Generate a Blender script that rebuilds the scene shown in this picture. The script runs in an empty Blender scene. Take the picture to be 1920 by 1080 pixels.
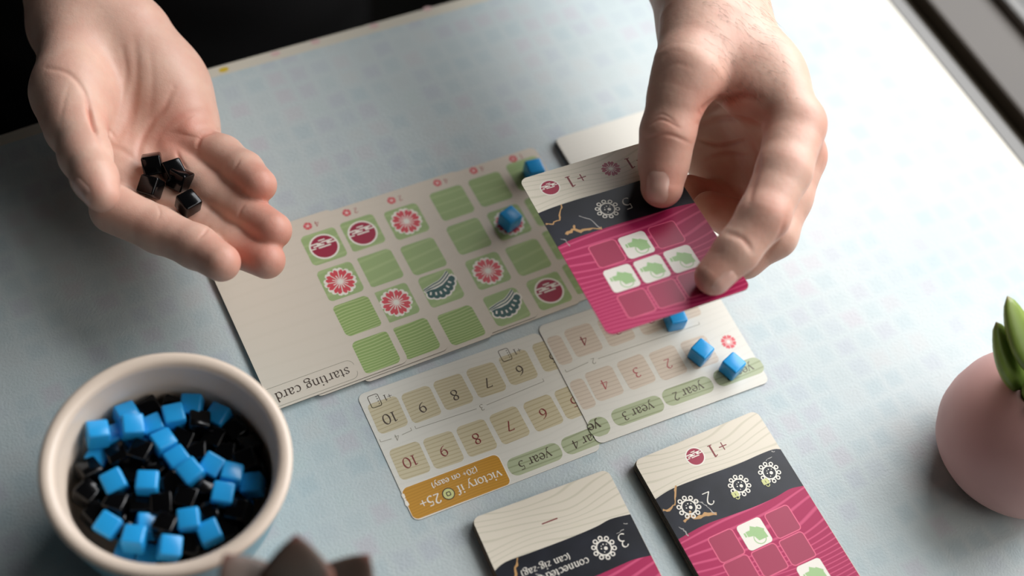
import bpy, bmesh, math, random
import numpy as np
from mathutils import Vector, Matrix, Euler
random.seed(7); np.random.seed(7)
PI = math.pi
SC = bpy.context.scene
COL = SC.collection
MM = 0.001
# ------------------------------------------------------------------ camera
FPX, PITCH, ROLL, DIST = 2620.0, 0.9918, 0.2331, 641.9
cp, sp, cr, sr = math.cos(PITCH), math.sin(PITCH), math.cos(ROLL), math.sin(ROLL)
FW = np.array([0, cp, -sp]); _up = np.array([0, sp, cp]); _rt = np.array([1.0, 0, 0])
RT = cr*_rt + sr*_up; UP = -sr*_rt + cr*_up
CAM = -FW*DIST
cd = bpy.data.cameras.new('camera'); camo = bpy.data.objects.new('camera', cd); COL.objects.link(camo)
camo.matrix_world = Matrix(((RT[0], UP[0], -FW[0], CAM[0]*MM), (RT[1], UP[1], -FW[1], CAM[1]*MM),
                            (RT[2], UP[2], -FW[2], CAM[2]*MM), (0, 0, 0, 1)))
cd.sensor_width = 36; cd.lens = FPX/1920*36; cd.clip_start = .02; cd.clip_end = 50
cd.dof.use_dof = True; cd.dof.focus_distance = .600; cd.dof.aperture_fstop = 3.8
SC.camera = camo
# ------------------------------------------------------------------ light
TA = 0.666                                            # heading of the table in the world
E1 = np.array([math.cos(TA), math.sin(TA), 0]); E2 = np.array([math.sin(TA), -math.cos(TA), 0])
world = bpy.data.worlds.new('world'); SC.world = world; world.use_nodes = True
bg = world.node_tree.nodes['Background']; bg.inputs[0].default_value = (.90, .92, .95, 1); bg.inputs[1].default_value = .025
def area(name, loc, target, sx, sy, power, col):
    l = bpy.data.lights.new(name, 'AREA'); l.shape = 'RECTANGLE'; l.size = sx; l.size_y = sy
    l.energy = power; l.color = col
    o = bpy.data.objects.new(name, l); COL.objects.link(o)
    o.location = loc; d = Vector(target) - Vector(loc)
    o.rotation_euler = d.to_track_quat('-Z', 'Y').to_euler()
    return o
# the window beyond the right side of the table
WC = E1*780 - E2*200
area('window_daylight', (WC[0]*MM, WC[1]*MM, .62), (0, 0, 0), 1.15, .74, 21, (.97, .98, 1.0))
area('room_fill', (1.0, -.25, .95), (0, 0, .05), .9, .9, 5.8, (1.0, .97, .93))  # added soft fill from the right, stands in for room bounce on the hands
SC.view_settings.view_transform = 'Standard'; SC.view_settings.look = 'None'
SC.view_settings.exposure = 0; SC.view_settings.gamma = 1; SC.view_settings.use_curve_mapping = False
# ------------------------------------------------------------------ helpers
def lin(c):
    c = c/255
    return c/12.92 if c <= .04045 else ((c+.055)/1.055)**2.4
def rgb(r, g, b): return (lin(r), lin(g), lin(b), 1)
def at(u, v, z=0):
    """the point of the world at height z (mm) that the lens sees at pixel u, v"""
    d = FW + RT*(u-960)/FPX - UP*(v-540)/FPX
    return CAM + d*(z-CAM[2])/d[2]
def project(P):
    d = P-CAM; z = d@FW
    return 960+FPX*(d@RT)/z, 540-FPX*(d@UP)/z
def tag(o, label=None, cat=None, group=None, kind=None):
    if label: o['label'] = label
    if cat: o['category'] = cat
    if group: o['group'] = group
    if kind: o['kind'] = kind
    return o
def empty(name, loc=(0, 0, 0), rz=0):
    o = bpy.data.objects.new(name, None); COL.objects.link(o); o.location = loc; o.rotation_euler = (0, 0, rz)
    o.empty_display_size = .01
    return o
def link(name, me, mats, parent=None, smooth=False):
    if not isinstance(mats, (list, tuple)): mats = [mats]
    for m in mats: me.materials.append(m)
    if smooth:
        me.polygons.foreach_set('use_smooth', [True]*len(me.polygons))
    o = bpy.data.objects.new(name, me); COL.objects.link(o)
    if parent: o.parent = parent
    return o
def from_bm(name, bm, mats, parent=None, smooth=False):
    me = bpy.data.meshes.new(name); bm.normal_update(); bm.to_mesh(me); bm.free()
    return link(name, me, mats, parent, smooth)
def pydata(name, V, Fc, mats, parent=None, smooth=False):
    me = bpy.data.meshes.new(name); me.from_pydata([tuple(v) for v in V], [], [tuple(f) for f in Fc]); me.update()
    return link(name, me, mats, parent, smooth)
# --- materials
def mat(name, col, rough=.5, spec=.5, sss=0, sssr=(1, .3, .15), sssc=.003, coat=0, coatr=.1, metal=0):
    m = bpy.data.materials.new(name); m.use_nodes = True
    b = m.node_tree.nodes['Principled BSDF']
    b.inputs['Base Color'].default_value = col; b.inputs['Roughness'].default_value = rough
    b.inputs['Specular IOR Level'].default_value = spec; b.inputs['Metallic'].default_value = metal
    b.inputs['Subsurface Weight'].default_value = sss; b.inputs['Subsurface Radius'].default_value = sssr
    b.inputs['Subsurface Scale'].default_value = sssc
    b.inputs['Coat Weight'].default_value = coat; b.inputs['Coat Roughness'].default_value = coatr
    return m
class NT:
    def __init__(s, m): s.t = m.node_tree; s.b = s.t.nodes['Principled BSDF']
    def n(s, typ, **kw):
        nd = s.t.nodes.new(typ)
        for k, v in kw.items():
            if k.startswith('i_'): nd.inputs[k[2:].replace('_', ' ')].default_value = v
            else: setattr(nd, k, v)
        return nd
    def l(s, a, b): s.t.links.new(a, b)
    def coords(s, kind='Object', scale=(1, 1, 1), rot=(0, 0, 0)):
        tc = s.n('ShaderNodeTexCoord'); mp = s.n('ShaderNodeMapping')
        mp.inputs['Scale'].default_value = scale; mp.inputs['Rotation'].default_value = rot
        s.l(tc.outputs[kind], mp.inputs['Vector']); return mp.outputs['Vector']
    def ramp(s, fac, stops, interp='LINEAR'):
        r = s.n('ShaderNodeValToRGB'); r.color_ramp.interpolation = interp
        el = r.color_ramp.elements
        while len(el) < len(stops): el.new(.5)
        for e, (p, c) in zip(el, stops): e.position = p; e.color = c
        s.l(fac, r.inputs[0]); return r.outputs[0]
    def mix(s, fac, a, b, mode='MIX'):
        m = s.n('ShaderNodeMix', data_type='RGBA', blend_type=mode)
        for sock, v in ((m.inputs[0], fac), (m.inputs[6], a), (m.inputs[7], b)):
            if hasattr(v, 'is_output') or hasattr(v, 'links'): s.l(v, sock)
            else: sock.default_value = v
        return m.outputs[2]
    def bump(s, h, strength=.3, dist=.001, prev=None):
        b = s.n('ShaderNodeBump'); b.inputs['Strength'].default_value = strength; b.inputs['Distance'].default_value = dist
        s.l(h, b.inputs['Height'])
        if prev: s.l(prev, b.inputs['Normal'])
        s.l(b.outputs[0], s.b.inputs['Normal']); return b.outputs[0]
def grain(name, base, line, scale=260, width=.16, distort=7, detail=1.0, rough=.42, rot=0.0, amount=1.0, spots=None, stretch=.35, ds=.17):
    """flat ink with fine wood-grain lines printed in it"""
    m = mat(name, base, rough, .3); t = NT(m)
    v = t.coords('Object', (stretch, 1, 1), (0, 0, rot))
    w = t.n('ShaderNodeTexWave', wave_type='BANDS', bands_direction='Y', wave_profile='SIN')
    w.inputs['Scale'].default_value = scale; w.inputs['Distortion'].default_value = distort
    w.inputs['Detail'].default_value = detail; w.inputs['Detail Scale'].default_value = ds
    w.inputs['Detail Roughness'].default_value = .4
    t.l(v, w.inputs['Vector'])
    f = t.ramp(w.outputs['Fac'], [(0, (amount,)*3+(1,)), (width, (amount*.55,)*3+(1,)), (width*2.1, (0, 0, 0, 1))])
    c = t.mix(f, base, line)
    if spots:
        nz = t.n('ShaderNodeTexNoise'); nz.inputs['Scale'].default_value = 55; t.l(v, nz.inputs['Vector'])
        g = t.ramp(nz.outputs[0], [(.62, (0, 0, 0, 1)), (.75, (.6, .6, .6, 1))])
        c = t.mix(g, c, spots)
    t.l(c, t.b.inputs['Base Color'])
    return m
CREAM = rgb(226, 217, 199)
M = dict(
    cream=grain('cream_card_print', CREAM, rgb(184, 180, 154), 110, .09, 30, amount=.42, ds=.4, spots=rgb(214, 210, 160)),
    plaincream=grain('plain_cream_print', rgb(216, 206, 190), rgb(206, 196, 178), 60, .1, 30, amount=.15),
    trackcard=grain('grey_cream_print', rgb(222, 219, 208), rgb(204, 202, 190), 110, .1, 30, amount=.2),
    edge=mat('dark_card_edge', rgb(38, 36, 33), .6),
    edgelight=mat('pale_card_edge', rgb(150, 142, 126), .6),
    magenta=grain('magenta_print', rgb(172, 32, 84), rgb(222, 92, 132), 130, .11, 46, amount=.7),
    magenta2=mat('flat_magenta_print', rgb(160, 22, 70), .42),
    pinkline=mat('pink_line_print', rgb(226, 92, 128), .45),
    navy=mat('black_marble_print', rgb(28, 30, 37), .33, .35),
    gold=mat('gold_vein_print', rgb(196, 150, 92), .4),
    silver=mat('silver_vein_print', rgb(168, 164, 158), .4),
    white=mat('white_print', rgb(238, 232, 220), .45),
    crimson=mat('crimson_print', rgb(158, 30, 62), .42),
    rose=mat('rose_print', rgb(214, 74, 84), .42),
    darktext=mat('dark_brown_print', rgb(70, 55, 45), .45),
    redtext=mat('dark_red_print', rgb(128, 44, 44), .45),
    lightred=mat('pale_red_print', rgb(176, 92, 92), .45),
    greytext=mat('grey_print', rgb(150, 145, 128), .45),
    teal=mat('dark_teal_print', rgb(26, 82, 78), .42),
    green=grain('green_cell_print', rgb(160, 182, 126), rgb(186, 202, 146), 60, .12, 16, amount=.45, stretch=1),
    greenwave=grain('green_wave_cell_print', rgb(146, 172, 104), rgb(196, 208, 150), 210, .16, 22, amount=.75, stretch=.8),
    softgreen=mat('soft_green_print', rgb(160, 196, 134), .45),
    tan=grain('tan_cell_print', rgb(205, 194, 162), rgb(172, 156, 118), 190, .14, 18, amount=.55),
    rosetan=grain('rose_tan_cell_print', rgb(214, 200, 182), rgb(186, 166, 146), 170, .12, 6, amount=.5),
    sage=grain('sage_cell_print', rgb(176, 184, 150), rgb(132, 140, 104), 105, .1, 18, amount=.6),
    ochre=grain('ochre_banner_print', rgb(196, 144, 56), rgb(168, 118, 40), 240, .2, 18, amount=.5),
    coin=mat('coin_print', rgb(206, 208, 140), .42),
)
# blotchy print for the marble band
t = NT(M['navy']); nz = t.n('ShaderNodeTexNoise'); nz.inputs['Scale'].default_value = 60; t.l(t.coords(), nz.inputs['Vector'])
t.l(t.ramp(nz.outputs[0], [(.4, rgb(22, 24, 31)), (.7, rgb(36, 39, 49))]), t.b.inputs['Base Color'])

def box_bm(x0, x1, y0, y1, z0, z1, bev=0, seg=2):
    bm = bmesh.new(); bmesh.ops.create_cube(bm, size=1)
    for v in bm.verts:
        v.co = Vector((x0 if v.co.x < 0 else x1, y0 if v.co.y < 0 else y1, z0 if v.co.z < 0 else z1))
    if bev: bmesh.ops.bevel(bm, geom=bm.edges[:], offset=bev, segments=seg, profile=.5, affect='EDGES')
    return bm
def prism(pts, z0, z1, sidemat=1):
    """outline (counter-clockwise, metres) extruded; face material 0 on top, sidemat on the sides"""
    n = len(pts); V = [(x, y, z1) for x, y in pts]+[(x, y, z0) for x, y in pts]
    F = [list(range(n)), list(range(2*n-1, n-1, -1))]+[[i+n, (i+1) % n+n, (i+1) % n, i] for i in range(n)]
    return V, F, [0, 0]+[sidemat]*n
def rrect(w, h, r, seg=6, cx=0, cy=0):
    P = []
    for (sx, sy, a0) in ((1, 1, 0), (-1, 1, PI/2), (-1, -1, PI), (1, -1, 1.5*PI)):
        for k in range(seg+1):
            a = a0+k*PI/2/seg
            P.append((cx+sx*(w/2-r)+r*math.cos(a), cy+sy*(h/2-r)+r*math.sin(a)))
    return P
def circ(cx, cy, rx, ry=None, n=32, a0=0):
    ry = ry or rx
    return [(cx+rx*math.cos(a0+2*PI*k/n), cy+ry*math.sin(a0+2*PI*k/n)) for k in range(n)]
def lathe(prof, n=72):
    V = []; F = []
    for (r, z) in prof:
        for k in range(n):
            V.append((r*math.cos(2*PI*k/n), r*math.sin(2*PI*k/n), z))
    for i in range(len(prof)-1):
        for k in range(n):
            F.append((i*n+k, i*n+(k+1) % n, (i+1)*n+(k+1) % n, (i+1)*n+k))
    return V, F
def crom(P, sub=6, closed=False):
    P = [np.array(p, float) for p in P]
    if len(P) < 3 and not closed: return P
    n = len(P); out = []
    rng = range(n) if closed else range(n-1)
    for i in rng:
        if closed: p0, p1, p2, p3 = P[(i-1) % n], P[i], P[(i+1) % n], P[(i+2) % n]
        else: p0, p1, p2, p3 = P[max(i-1, 0)], P[i], P[i+1], P[min(i+2, n-1)]
        for k in range(sub):
            s = k/sub
            out.append(.5*((2*p1)+(-p0+p2)*s+(2*p0-5*p1+4*p2-p3)*s*s+(-p0+3*p1-3*p2+p3)*s**3))
    if not closed: out.append(P[-1])
    return out
# ------------------------------------------------------------------ ink: flat print as thin inlays on a card face
class Ink:
    """collects flat shapes (card millimetres) of several colours into one printed mark"""
    def __init__(s, z=.04): s.V = []; s.F = []; s.m = []; s.mats = []; s.z = z
    def mi(s, m):
        if m not in s.mats: s.mats.append(m)
        return s.mats.index(m)
    def poly(s, P, m):
        s.z += .0015; b = len(s.V)
        a = sum(P[i][0]*P[(i+1) % len(P)][1]-P[(i+1) % len(P)][0]*P[i][1] for i in range(len(P)))
        if a < 0: P = P[::-1]
        s.V += [(p[0]*MM, p[1]*MM, s.z*MM) for p in P]
        s.F.append(list(range(b, b+len(P)))); s.m.append(s.mi(m))
    def strip(s, L, R, m, closed=False):
        s.z += .0015; b = len(s.V); n = len(L)
        for l, r in zip(L, R):
            s.V += [(l[0]*MM, l[1]*MM, s.z*MM), (r[0]*MM, r[1]*MM, s.z*MM)]
        for i in range(n if closed else n-1):
            j = (i+1) % n
            s.F.append([b+2*i, b+2*i+1, b+2*j+1, b+2*j]); s.m.append(s.mi(m))
    def line(s, P, w, m, closed=False, taper=False):
        P = [np.array(p, float) for p in P]; n = len(P); L = []; R = []
        for i in range(n):
            a = P[(i-1) % n] if (closed or i > 0) else P[i]; c = P[(i+1) % n] if (closed or i < n-1) else P[i]
            d = c-a; d = d/(np.hypot(*d)+1e-9); nn = np.array([-d[1], d[0]])
            ww = w(i, n, d) if callable(w) else w
            L.append(P[i]+nn*ww/2); R.append(P[i]-nn*ww/2)
        s.strip(L, R, m, closed)
    def build(s, name, card, label=None):
        me = bpy.data.meshes.new(name); me.from_pydata(s.V, [], s.F); me.update()
        for k in s.mats: me.materials.append(M[k])
        me.polygons.foreach_set('material_index', s.m)
        o = bpy.data.objects.new(name, me); COL.objects.link(o); o.parent = card
        if label: o['label'] = label
        return o
def arc(cx, cy, rx, ry, a0, a1, n=12):
    return [(cx+rx*math.cos(math.radians(a0+(a1-a0)*k/n)), cy+ry*math.sin(math.radians(a0+(a1-a0)*k/n))) for k in range(n+1)]
def stem(x, y0, y1, s0=1, s1=0):
    S = [[(x, y0), (x, y1)]]
    if s0: S.append(('s', (x-.08, y0+.012), (x+.08, y0+.012)))
    if s1: S.append(('s', (x-.08, y1-.03), (x, y1-.005)))
    return S
GL = {
 'a': (.46, [crom([(.08, .35), (.17, .45), (.29, .42), (.32, .3), (.32, .08), (.38, .01), (.44, .05)]), crom([(.32, .27), (.17, .24), (.07, .16), (.07, .06), (.15, 0), (.25, .04), (.32, .12)])]),
 'c': (.43, [arc(.23, .225, .18, .225, 48, 318, 16)]),
 'd': (.52, [arc(.21, .225, .17, .225, 30, 330, 16)]+stem(.37, .0, .7, 0, 1)+[('s', (.37, .01), (.46, .03))]),
 'e': (.45, [arc(.23, .225, .18, .225, 5, 320, 18), ('s', (.05, .25), (.41, .25))]),
 'f': (.30, [crom([(.36, .64), (.29, .7), (.2, .66), (.16, .55), (.16, .3), (.16, 0)]), ('s', (.03, .44), (.3, .44)), ('s', (.07, .012), (.27, .012))]),
 'g': (.48, [arc(.2, .29, .14, .15, 0, 360, 18), crom([(.12, .15), (.07, .08), (.14, .03), (.32, .02), (.4, -.05), (.36, -.17), (.2, -.22), (.06, -.17), (.04, -.08), (.14, 0)]), ('s', (.31, .4), (.43, .45))]),
 'i': (.25, stem(.13, 0, .45, 1, 1)+[('dot', (.13, .63))]),
 'n': (.54, stem(.12, 0, .45, 1, 1)+[crom([(.12, .34), (.22, .44), (.33, .43), (.39, .33), (.39, .15), (.39, 0)]), ('s', (.31, .012), (.47, .012))]),
 'o': (.48, [arc(.24, .225, .19, .225, 0, 360, 20)]),
 'r': (.37, stem(.12, 0, .45, 1, 1)+[crom([(.12, .32), (.2, .42), (.3, .44), (.34, .40)])]),
 's': (.37, [crom([(.31, .36), (.25, .44), (.13, .43), (.08, .34), (.16, .25), (.27, .18), (.3, .09), (.21, .01), (.1, .02), (.05, .1)])]),
 't': (.31, [crom([(.15, .58), (.15, .3), (.15, .1), (.2, .01), (.3, .05)]), ('s', (.03, .44), (.28, .44))]),
 'v': (.47, [[(.05, .45), (.24, 0)], ('s', (.24, 0), (.42, .45)), ('s', (-.01, .44), (.14, .44)), ('s', (.34, .44), (.48, .44))]),
 'y': (.47, [[(.05, .45), (.25, .02)], ('s', (.42, .45), (.2, -.12)), crom([(.22, -.08), (.15, -.2), (.04, -.2)]), ('s', (-.01, .44), (.14, .44)), ('s', (.34, .44), (.48, .44))]),
 'z': (.42, [('s', (.06, .43), (.36, .43)), [(.36, .43), (.05, .02)], ('s', (.05, .02), (.37, .02))]),
 '(': (.26, [arc(.32, .24, .22, .44, 130, 230, 10)]), ')': (.26, [arc(-.06, .24, .22, .44, -50, 50, 10)]),
 '-': (.3, [('s', (.04, .22), (.26, .22))]), '+': (.5, [('m', (.05, .27), (.45, .27)), ('m', (.25, .07), (.25, .47))]),
 '_': (.5, [('m', (.0, .27), (.5, .27))]),
 '0': (.5, [arc(.25, .31, .19, .31, 0, 360, 22)]),
 '1': (.38, [[(.2, .62), (.2, 0)], ('s', (.06, .54), (.2, .61)), ('s', (.09, .012), (.31, .012))]),
 '2': (.46, [crom([(.07, .5), (.14, .6), (.27, .62), (.36, .52), (.33, .38), (.2, .2), (.06, .03)]), ('m', (.05, .03), (.41, .03))]),
 '3': (.45, [crom([(.07, .53), (.15, .61), (.28, .6), (.33, .5), (.28, .38), (.17, .34)]), crom([(.17, .34), (.3, .31), (.37, .2), (.32, .06), (.18, 0), (.05, .05)])]),
 '4': (.48, [[(.33, .63), (.33, 0)], ('s', (.33, .63), (.04, .2)), ('m', (.04, .19), (.46, .19))]),
 '5': (.45, [('m', (.13, .61), (.37, .62)), ('s', (.12, .61), (.1, .36)), crom([(.1, .36), (.22, .4), (.35, .32), (.37, .17), (.28, .03), (.15, 0), (.05, .05)])]),
 '6': (.48, [crom([(.38, .62), (.22, .54), (.1, .38), (.07, .2), (.14, .05), (.25, 0), (.37, .07), (.4, .2), (.35, .33), (.24, .37), (.12, .3)])]),
 '7': (.45, [('m', (.06, .6), (.4, .6)), [(.4, .6), (.17, 0)], ('s', (.07, .6), (.06, .52))]),
 '8': (.47, [crom([(.24, .33), (.12, .4), (.1, .5), (.15, .6), (.24, .62), (.34, .59), (.37, .5), (.33, .41), (.24, .33), (.12, .25), (.08, .14), (.13, .03), (.24, 0), (.36, .03), (.4, .14), (.34, .26), (.24, .33)])]),
 '9': (.48, [crom([(.1, 0), (.26, .08), (.38, .24), (.41, .42), (.34, .57), (.23, .62), (.11, .55), (.08, .42), (.13, .29), (.24, .25), (.36, .32)])]),
 ' ': (.26, []), '.': (.2, [('dot', (.1, .04))]),
}
def text(ink, s, x, y, size, m, rot=180, weight=1.0, space=0, anchor='c'):
    """size = em height in mm; x, y = centre (or start) of the word on its baseline-middle"""
    adv = sum(GL[c][0]+space for c in s)
    pen = -adv/2 if anchor == 'c' else 0
    ca, sa = math.cos(math.radians(rot)), math.sin(math.radians(rot))
    def T(p): 
        px, py = (p[0])*size, (p[1]-.25)*size
        return (x+px*ca-py*sa, y+px*sa+py*ca)
    tk, tn = .088*weight*size, .034*weight*size
    for c in s:
        w, S = GL[c]
        for st in S:
            if isinstance(st, tuple):
                if st[0] == 'dot': ink.poly([T((pen+q[0], q[1])) for q in circ(st[1][0], st[1][1], .055*weight, n=10)], m)
                else: ink.line([T((pen+st[1][0], st[1][1])), T((pen+st[2][0], st[2][1]))], tn*(1.25 if st[0] == 's' else 1.5), m)
            else:
                n0 = np.array([math.cos(math.radians(rot+22)), math.sin(math.radians(rot+22))])
                pts = [T((pen+p[0], p[1])) for p in st]
                ink.line(pts, lambda i, n, d: tn+(tk-tn)*abs(d[0]*n0[1]-d[1]*n0[0]), m)
        pen += w+space
def wob(P, a=.25, f=3.1, s=0):
    return [(p[0]+a*math.sin(f*p[1]*.9+s), p[1]+a*math.sin(f*p[0]*.8+s*1.7)) for p in P]
def m_circle(ink, cx, cy, r, ca=.94, sa=.0, col='crimson'):
    """disc with drifting cloud bars, pale rim"""
    ink.poly(circ(cx, cy, r*1.14), 'white'); ink.poly(circ(cx, cy, r), col)
    for (x0, x1, y, h) in ((-.25, .3, .62, .1), (-1.02, -.3, .42, .12), (-.1, .82, .42, .12), (-.8, .1, .2, .12), (.3, 1.04, .2, .12), (-1.05, -.62, .02, .1), (-.45, .55, .0, .12)):
        ink.poly([(cx+r*px, cy+r*py) for px, py in rrect(x1-x0, h, h*.49, 4, (x0+x1)/2, y)], 'white')
    ink.poly([(cx+r*px, cy+r*py) for px, py in rrect(.34, .2, .04, 2, -.3, .32)], 'white'); ink.poly([(cx+r*px, cy+r*py) for px, py in rrect(.3, .2, .04, 2, .45, .31)], 'white')
def m_flower(ink, cx, cy, r, n=7, col='rose', rim='white', a0=.2):
    def petal(a, s, rr):
        s *= 6.3/n
        P = [(0, .0), (.16*s, .25), (.36*s, .55), (.40*s, .8), (.26*s, .98), (.1*s, .97), (0, .84), (-.1*s, .97), (-.26*s, .98), (-.40*s, .8), (-.36*s, .55), (-.16*s, .25)]
        c, d = math.cos(a), math.sin(a)
        return [(cx+rr*(p[0]*c-p[1]*d), cy+rr*(p[0]*d+p[1]*c)) for p in P]
    if rim:
        for k in range(n): ink.poly(petal(a0+2*PI*k/n, 1.3, r*1.13), rim)
    for k in range(n): ink.poly(petal(a0+2*PI*k/n, .92, r), col)
    for k in range(n):
        a = a0+2*PI*k/n+PI/2
        ink.line([(cx+r*.1*math.cos(a), cy+r*.1*math.sin(a)), (cx+r*.55*math.cos(a), cy+r*.55*math.sin(a))], r*.07, 'white')
        a += PI/n
        ink.line([(cx, cy), (cx+r*.8*math.cos(a), cy+r*.8*math.sin(a))], r*.06, 'white')
    ink.poly(circ(cx, cy, r*.17, n=14), 'white')
def m_fan(ink, cx, cy, r, rot=-12):
    """pine-bough fan: scalloped lower rim, two swags above"""
    c, s = math.cos(math.radians(rot)), math.sin(math.radians(rot))
    T = lambda p: (cx+r*(p[0]*c-p[1]*s), cy+r*(p[0]*s+p[1]*c))
    lob = [(-1.0, .0), (-.68, -.26), (-.3, -.42), (.12, -.42), (.52, -.26), (.86, .0), (1.1, .3)]
    for gr, m in ((.13, 'white'), (0, 'teal')):
        body = [(-1.2-gr, .4+gr), (-1.1, -.05), (-.7, -.3), (-.1, -.5), (.5, -.36), (1.0, 0), (1.3+gr, .55+gr), (.8, .42+gr), (.2, .24+gr), (-.4, .26+gr), (-.9, .42+gr)]
        ink.poly([T(p) for p in body], m)
        for (lx, ly) in lob: ink.poly([T(p) for p in circ(lx, ly, .26+gr, n=16)], m)
    for (lx, ly, a) in ((-.95, .12, 50), (-.62, -.1, 65), (-.28, -.22, 80), (.1, -.22, 95), (.45, -.08, 110), (.8, .14, 125)):
        ca, sa = math.cos(math.radians(a)), math.sin(math.radians(a))
        ink.line([T((lx-.13*ca, ly-.13*sa)), T((lx+.13*ca, ly+.13*sa))], r*.13, 'white')
    for k, dy in enumerate((.34, .56)):
        P = crom([(-1.2, .35+dy*.5), (-.8, .25+dy*.7), (-.3, .1+dy), (.2, .08+dy), (.7, .22+dy), (1.2, .45+dy)], 5)
        ink.line([T(p) for p in P], r*.2, 'white'); ink.line([T(p) for p in P], r*.1, 'teal')
def m_spiky(ink, cx, cy, r, col='white', n=10):
    """ring with round knobs on short stalks and dots inside"""
    ink.line(circ(cx, cy, r*.58, n=36), r*.11, col, closed=True)
    for k in range(n):
        a = 2*PI*k/n+.25; ca, sa = math.cos(a), math.sin(a)
        ink.line(circ(cx+r*.8*ca, cy+r*.8*sa, r*.15, n=14), r*.10, col, closed=True)
        ink.poly(circ(cx+r*.64*ca, cy+r*.64*sa, r*.08, n=8), col)
    ink.poly(circ(cx+r*.12, cy-r*.08, r*.15, n=14), col)
    for (x, y, q) in ((-.22, .0, .06), (.05, .28, .06), (.3, .2, .05), (-.1, -.32, .05), (-.15, .2, .04)):
        ink.poly(circ(cx+r*x, cy+r*y, r*q, n=8), col)
def m_lock(ink, cx, cy, r):
    ink.line(arc(cx+.1*r, cy-r*.45, r*.32, r*.36, 180, 360, 10), r*.16, 'coin')
    ink.poly(rrect(r*1.25, r*1.0, r*.15, 3, cx, cy+.15*r), 'coin'); ink.line([(cx, cy+.35*r), (cx, cy-.1*r)], r*.13, 'darktext')
def m_tile(ink, cx, cy, s):
    """white tile with a green arrow and a thin ring"""
    ink.poly(wob(rrect(s, s, s*.14, 5, cx, cy), s*.012, 9/s), 'white')
    P = [(-.28, .18), (-.1, .18), (-.02, .32), (.16, .2), (.2, .22), (.42, .04), (.38, -.02), (.4, -.28), (.02, -.28), (-.06, -.06), (-.28, -.02)]
    ink.line(circ(cx+.1*s, cy-.2*s, s*.22, n=26), s*.035, 'softgreen', closed=True)
    ink.poly([(cx+p[0]*s, cy+p[1]*s) for p in P], 'softgreen')
    ink.line([(cx-.34*s, cy+.0*s), (cx-.34*s, cy+.16*s)], s*.07, 'softgreen')
def m_square(ink, cx, cy, s, fill='magenta2', ln='pinkline'):
    P = wob(rrect(s, s, s*.13, 5, cx, cy), s*.015, 9/s, cx)
    ink.poly(P, fill); ink.line(P, s*.04, ln, closed=True)
# ------------------------------------------------------------------ setting
FLOORZ = -.74
def slab(name, a0, a1, b0, b1, z0, z1, m, bev=0, parent=None, kind='structure'):
    """box laid out along the table's own directions: a along E1, b along E2 (mm)"""
    o = from_bm(name, box_bm(a0*MM, a1*MM, b0*MM, b1*MM, z0*MM, z1*MM, bev*MM), m, parent)
    if not parent:
        o.matrix_world = Matrix(((E1[0], -E2[0], 0, 0), (E1[1], -E2[1], 0, 0), (0, 0, 1, 0), (0, 0, 0, 1)))
        o['kind'] = kind
    return o
# in these slabs the second axis runs away from the lens (-E2)
mfloor = mat('dark_floor', rgb(26, 24, 22), .7); t = NT(mfloor)
nz = t.n('ShaderNodeTexNoise'); nz.inputs['Scale'].default_value = 6; t.l(t.coords(), nz.inputs['Vector'])
t.l(t.ramp(nz.outputs[0], [(.3, rgb(20, 18, 17)), (.7, rgb(34, 31, 28))]), t.b.inputs['Base Color'])
slab('floor', -2500, 700, -1800, 2500, -760, -740, mfloor)
# ------------------------------------------------------------------ table
mtop = mat('mosaic_tabletop', rgb(172, 192, 200), .5, .42); t = NT(mtop)
v = t.coords('Object', (1/.0115, 1/.0115, 1), (0, 0, 0))
nzw = t.n('ShaderNodeTexNoise'); nzw.inputs['Scale'].default_value = .8; t.l(v, nzw.inputs['Vector'])
vm = t.n('ShaderNodeVectorMath', operation='MULTIPLY_ADD'); t.l(nzw.outputs['Color'], vm.inputs[0]); vm.inputs[1].default_value = (.35, .35, 0); t.l(v, vm.inputs[2])
fl = t.n('ShaderNodeVectorMath', operation='FLOOR'); t.l(vm.outputs[0], fl.inputs[0])
fr = t.n('ShaderNodeVectorMath', operation='FRACTION'); t.l(vm.outputs[0], fr.inputs[0])
wn = t.n('ShaderNodeTexWhiteNoise', noise_dimensions='2D'); t.l(fl.outputs[0], wn.inputs['Vector'])
cellc = t.ramp(wn.outputs['Value'], [(0, rgb(176, 192, 195)), (.3, rgb(183, 196, 197)), (.5, rgb(191, 198, 197)), (.68, rgb(189, 189, 194)), (.82, rgb(180, 189, 195)), (1, rgb(188, 201, 199))])
sx = t.n('ShaderNodeSeparateXYZ'); t.l(fr.outputs[0], sx.inputs[0])
def tri(sock):
    a = t.n('ShaderNodeMath', operation='SUBTRACT'); t.l(sock, a.inputs[0]); a.inputs[1].default_value = .5
    b = t.n('ShaderNodeMath', operation='ABSOLUTE'); t.l(a.outputs[0], b.inputs[0]); return b.outputs[0]
mx = t.n('ShaderNodeMath', operation='MAXIMUM'); t.l(tri(sx.outputs[0]), mx.inputs[0]); t.l(tri(sx.outputs[1]), mx.inputs[1])
gap = t.ramp(mx.outputs[0], [(.22, (0, 0, 0, 1)), (.48, (1, 1, 1, 1))])
c1 = t.mix(gap, cellc, rgb(189, 200, 200))
nz2 = t.n('ShaderNodeTexNoise'); nz2.inputs['Scale'].default_value = 9; nz2.inputs['Detail'].default_value = 4; t.l(t.coords(), nz2.inputs['Vector'])
c2 = t.mix(.22, c1, t.ramp(nz2.outputs[0], [(.35, rgb(172, 188, 191)), (.65, rgb(206, 210, 208))]))
t.l(c2, t.b.inputs['Base Color'])
nb = t.n('ShaderNodeTexNoise'); nb.inputs['Scale'].default_value = 850; nb.inputs['Detail'].default_value = 2; t.l(t.coords(), nb.inputs['Vector'])
t.bump(nb.outputs[0], .35, .0006)
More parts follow.
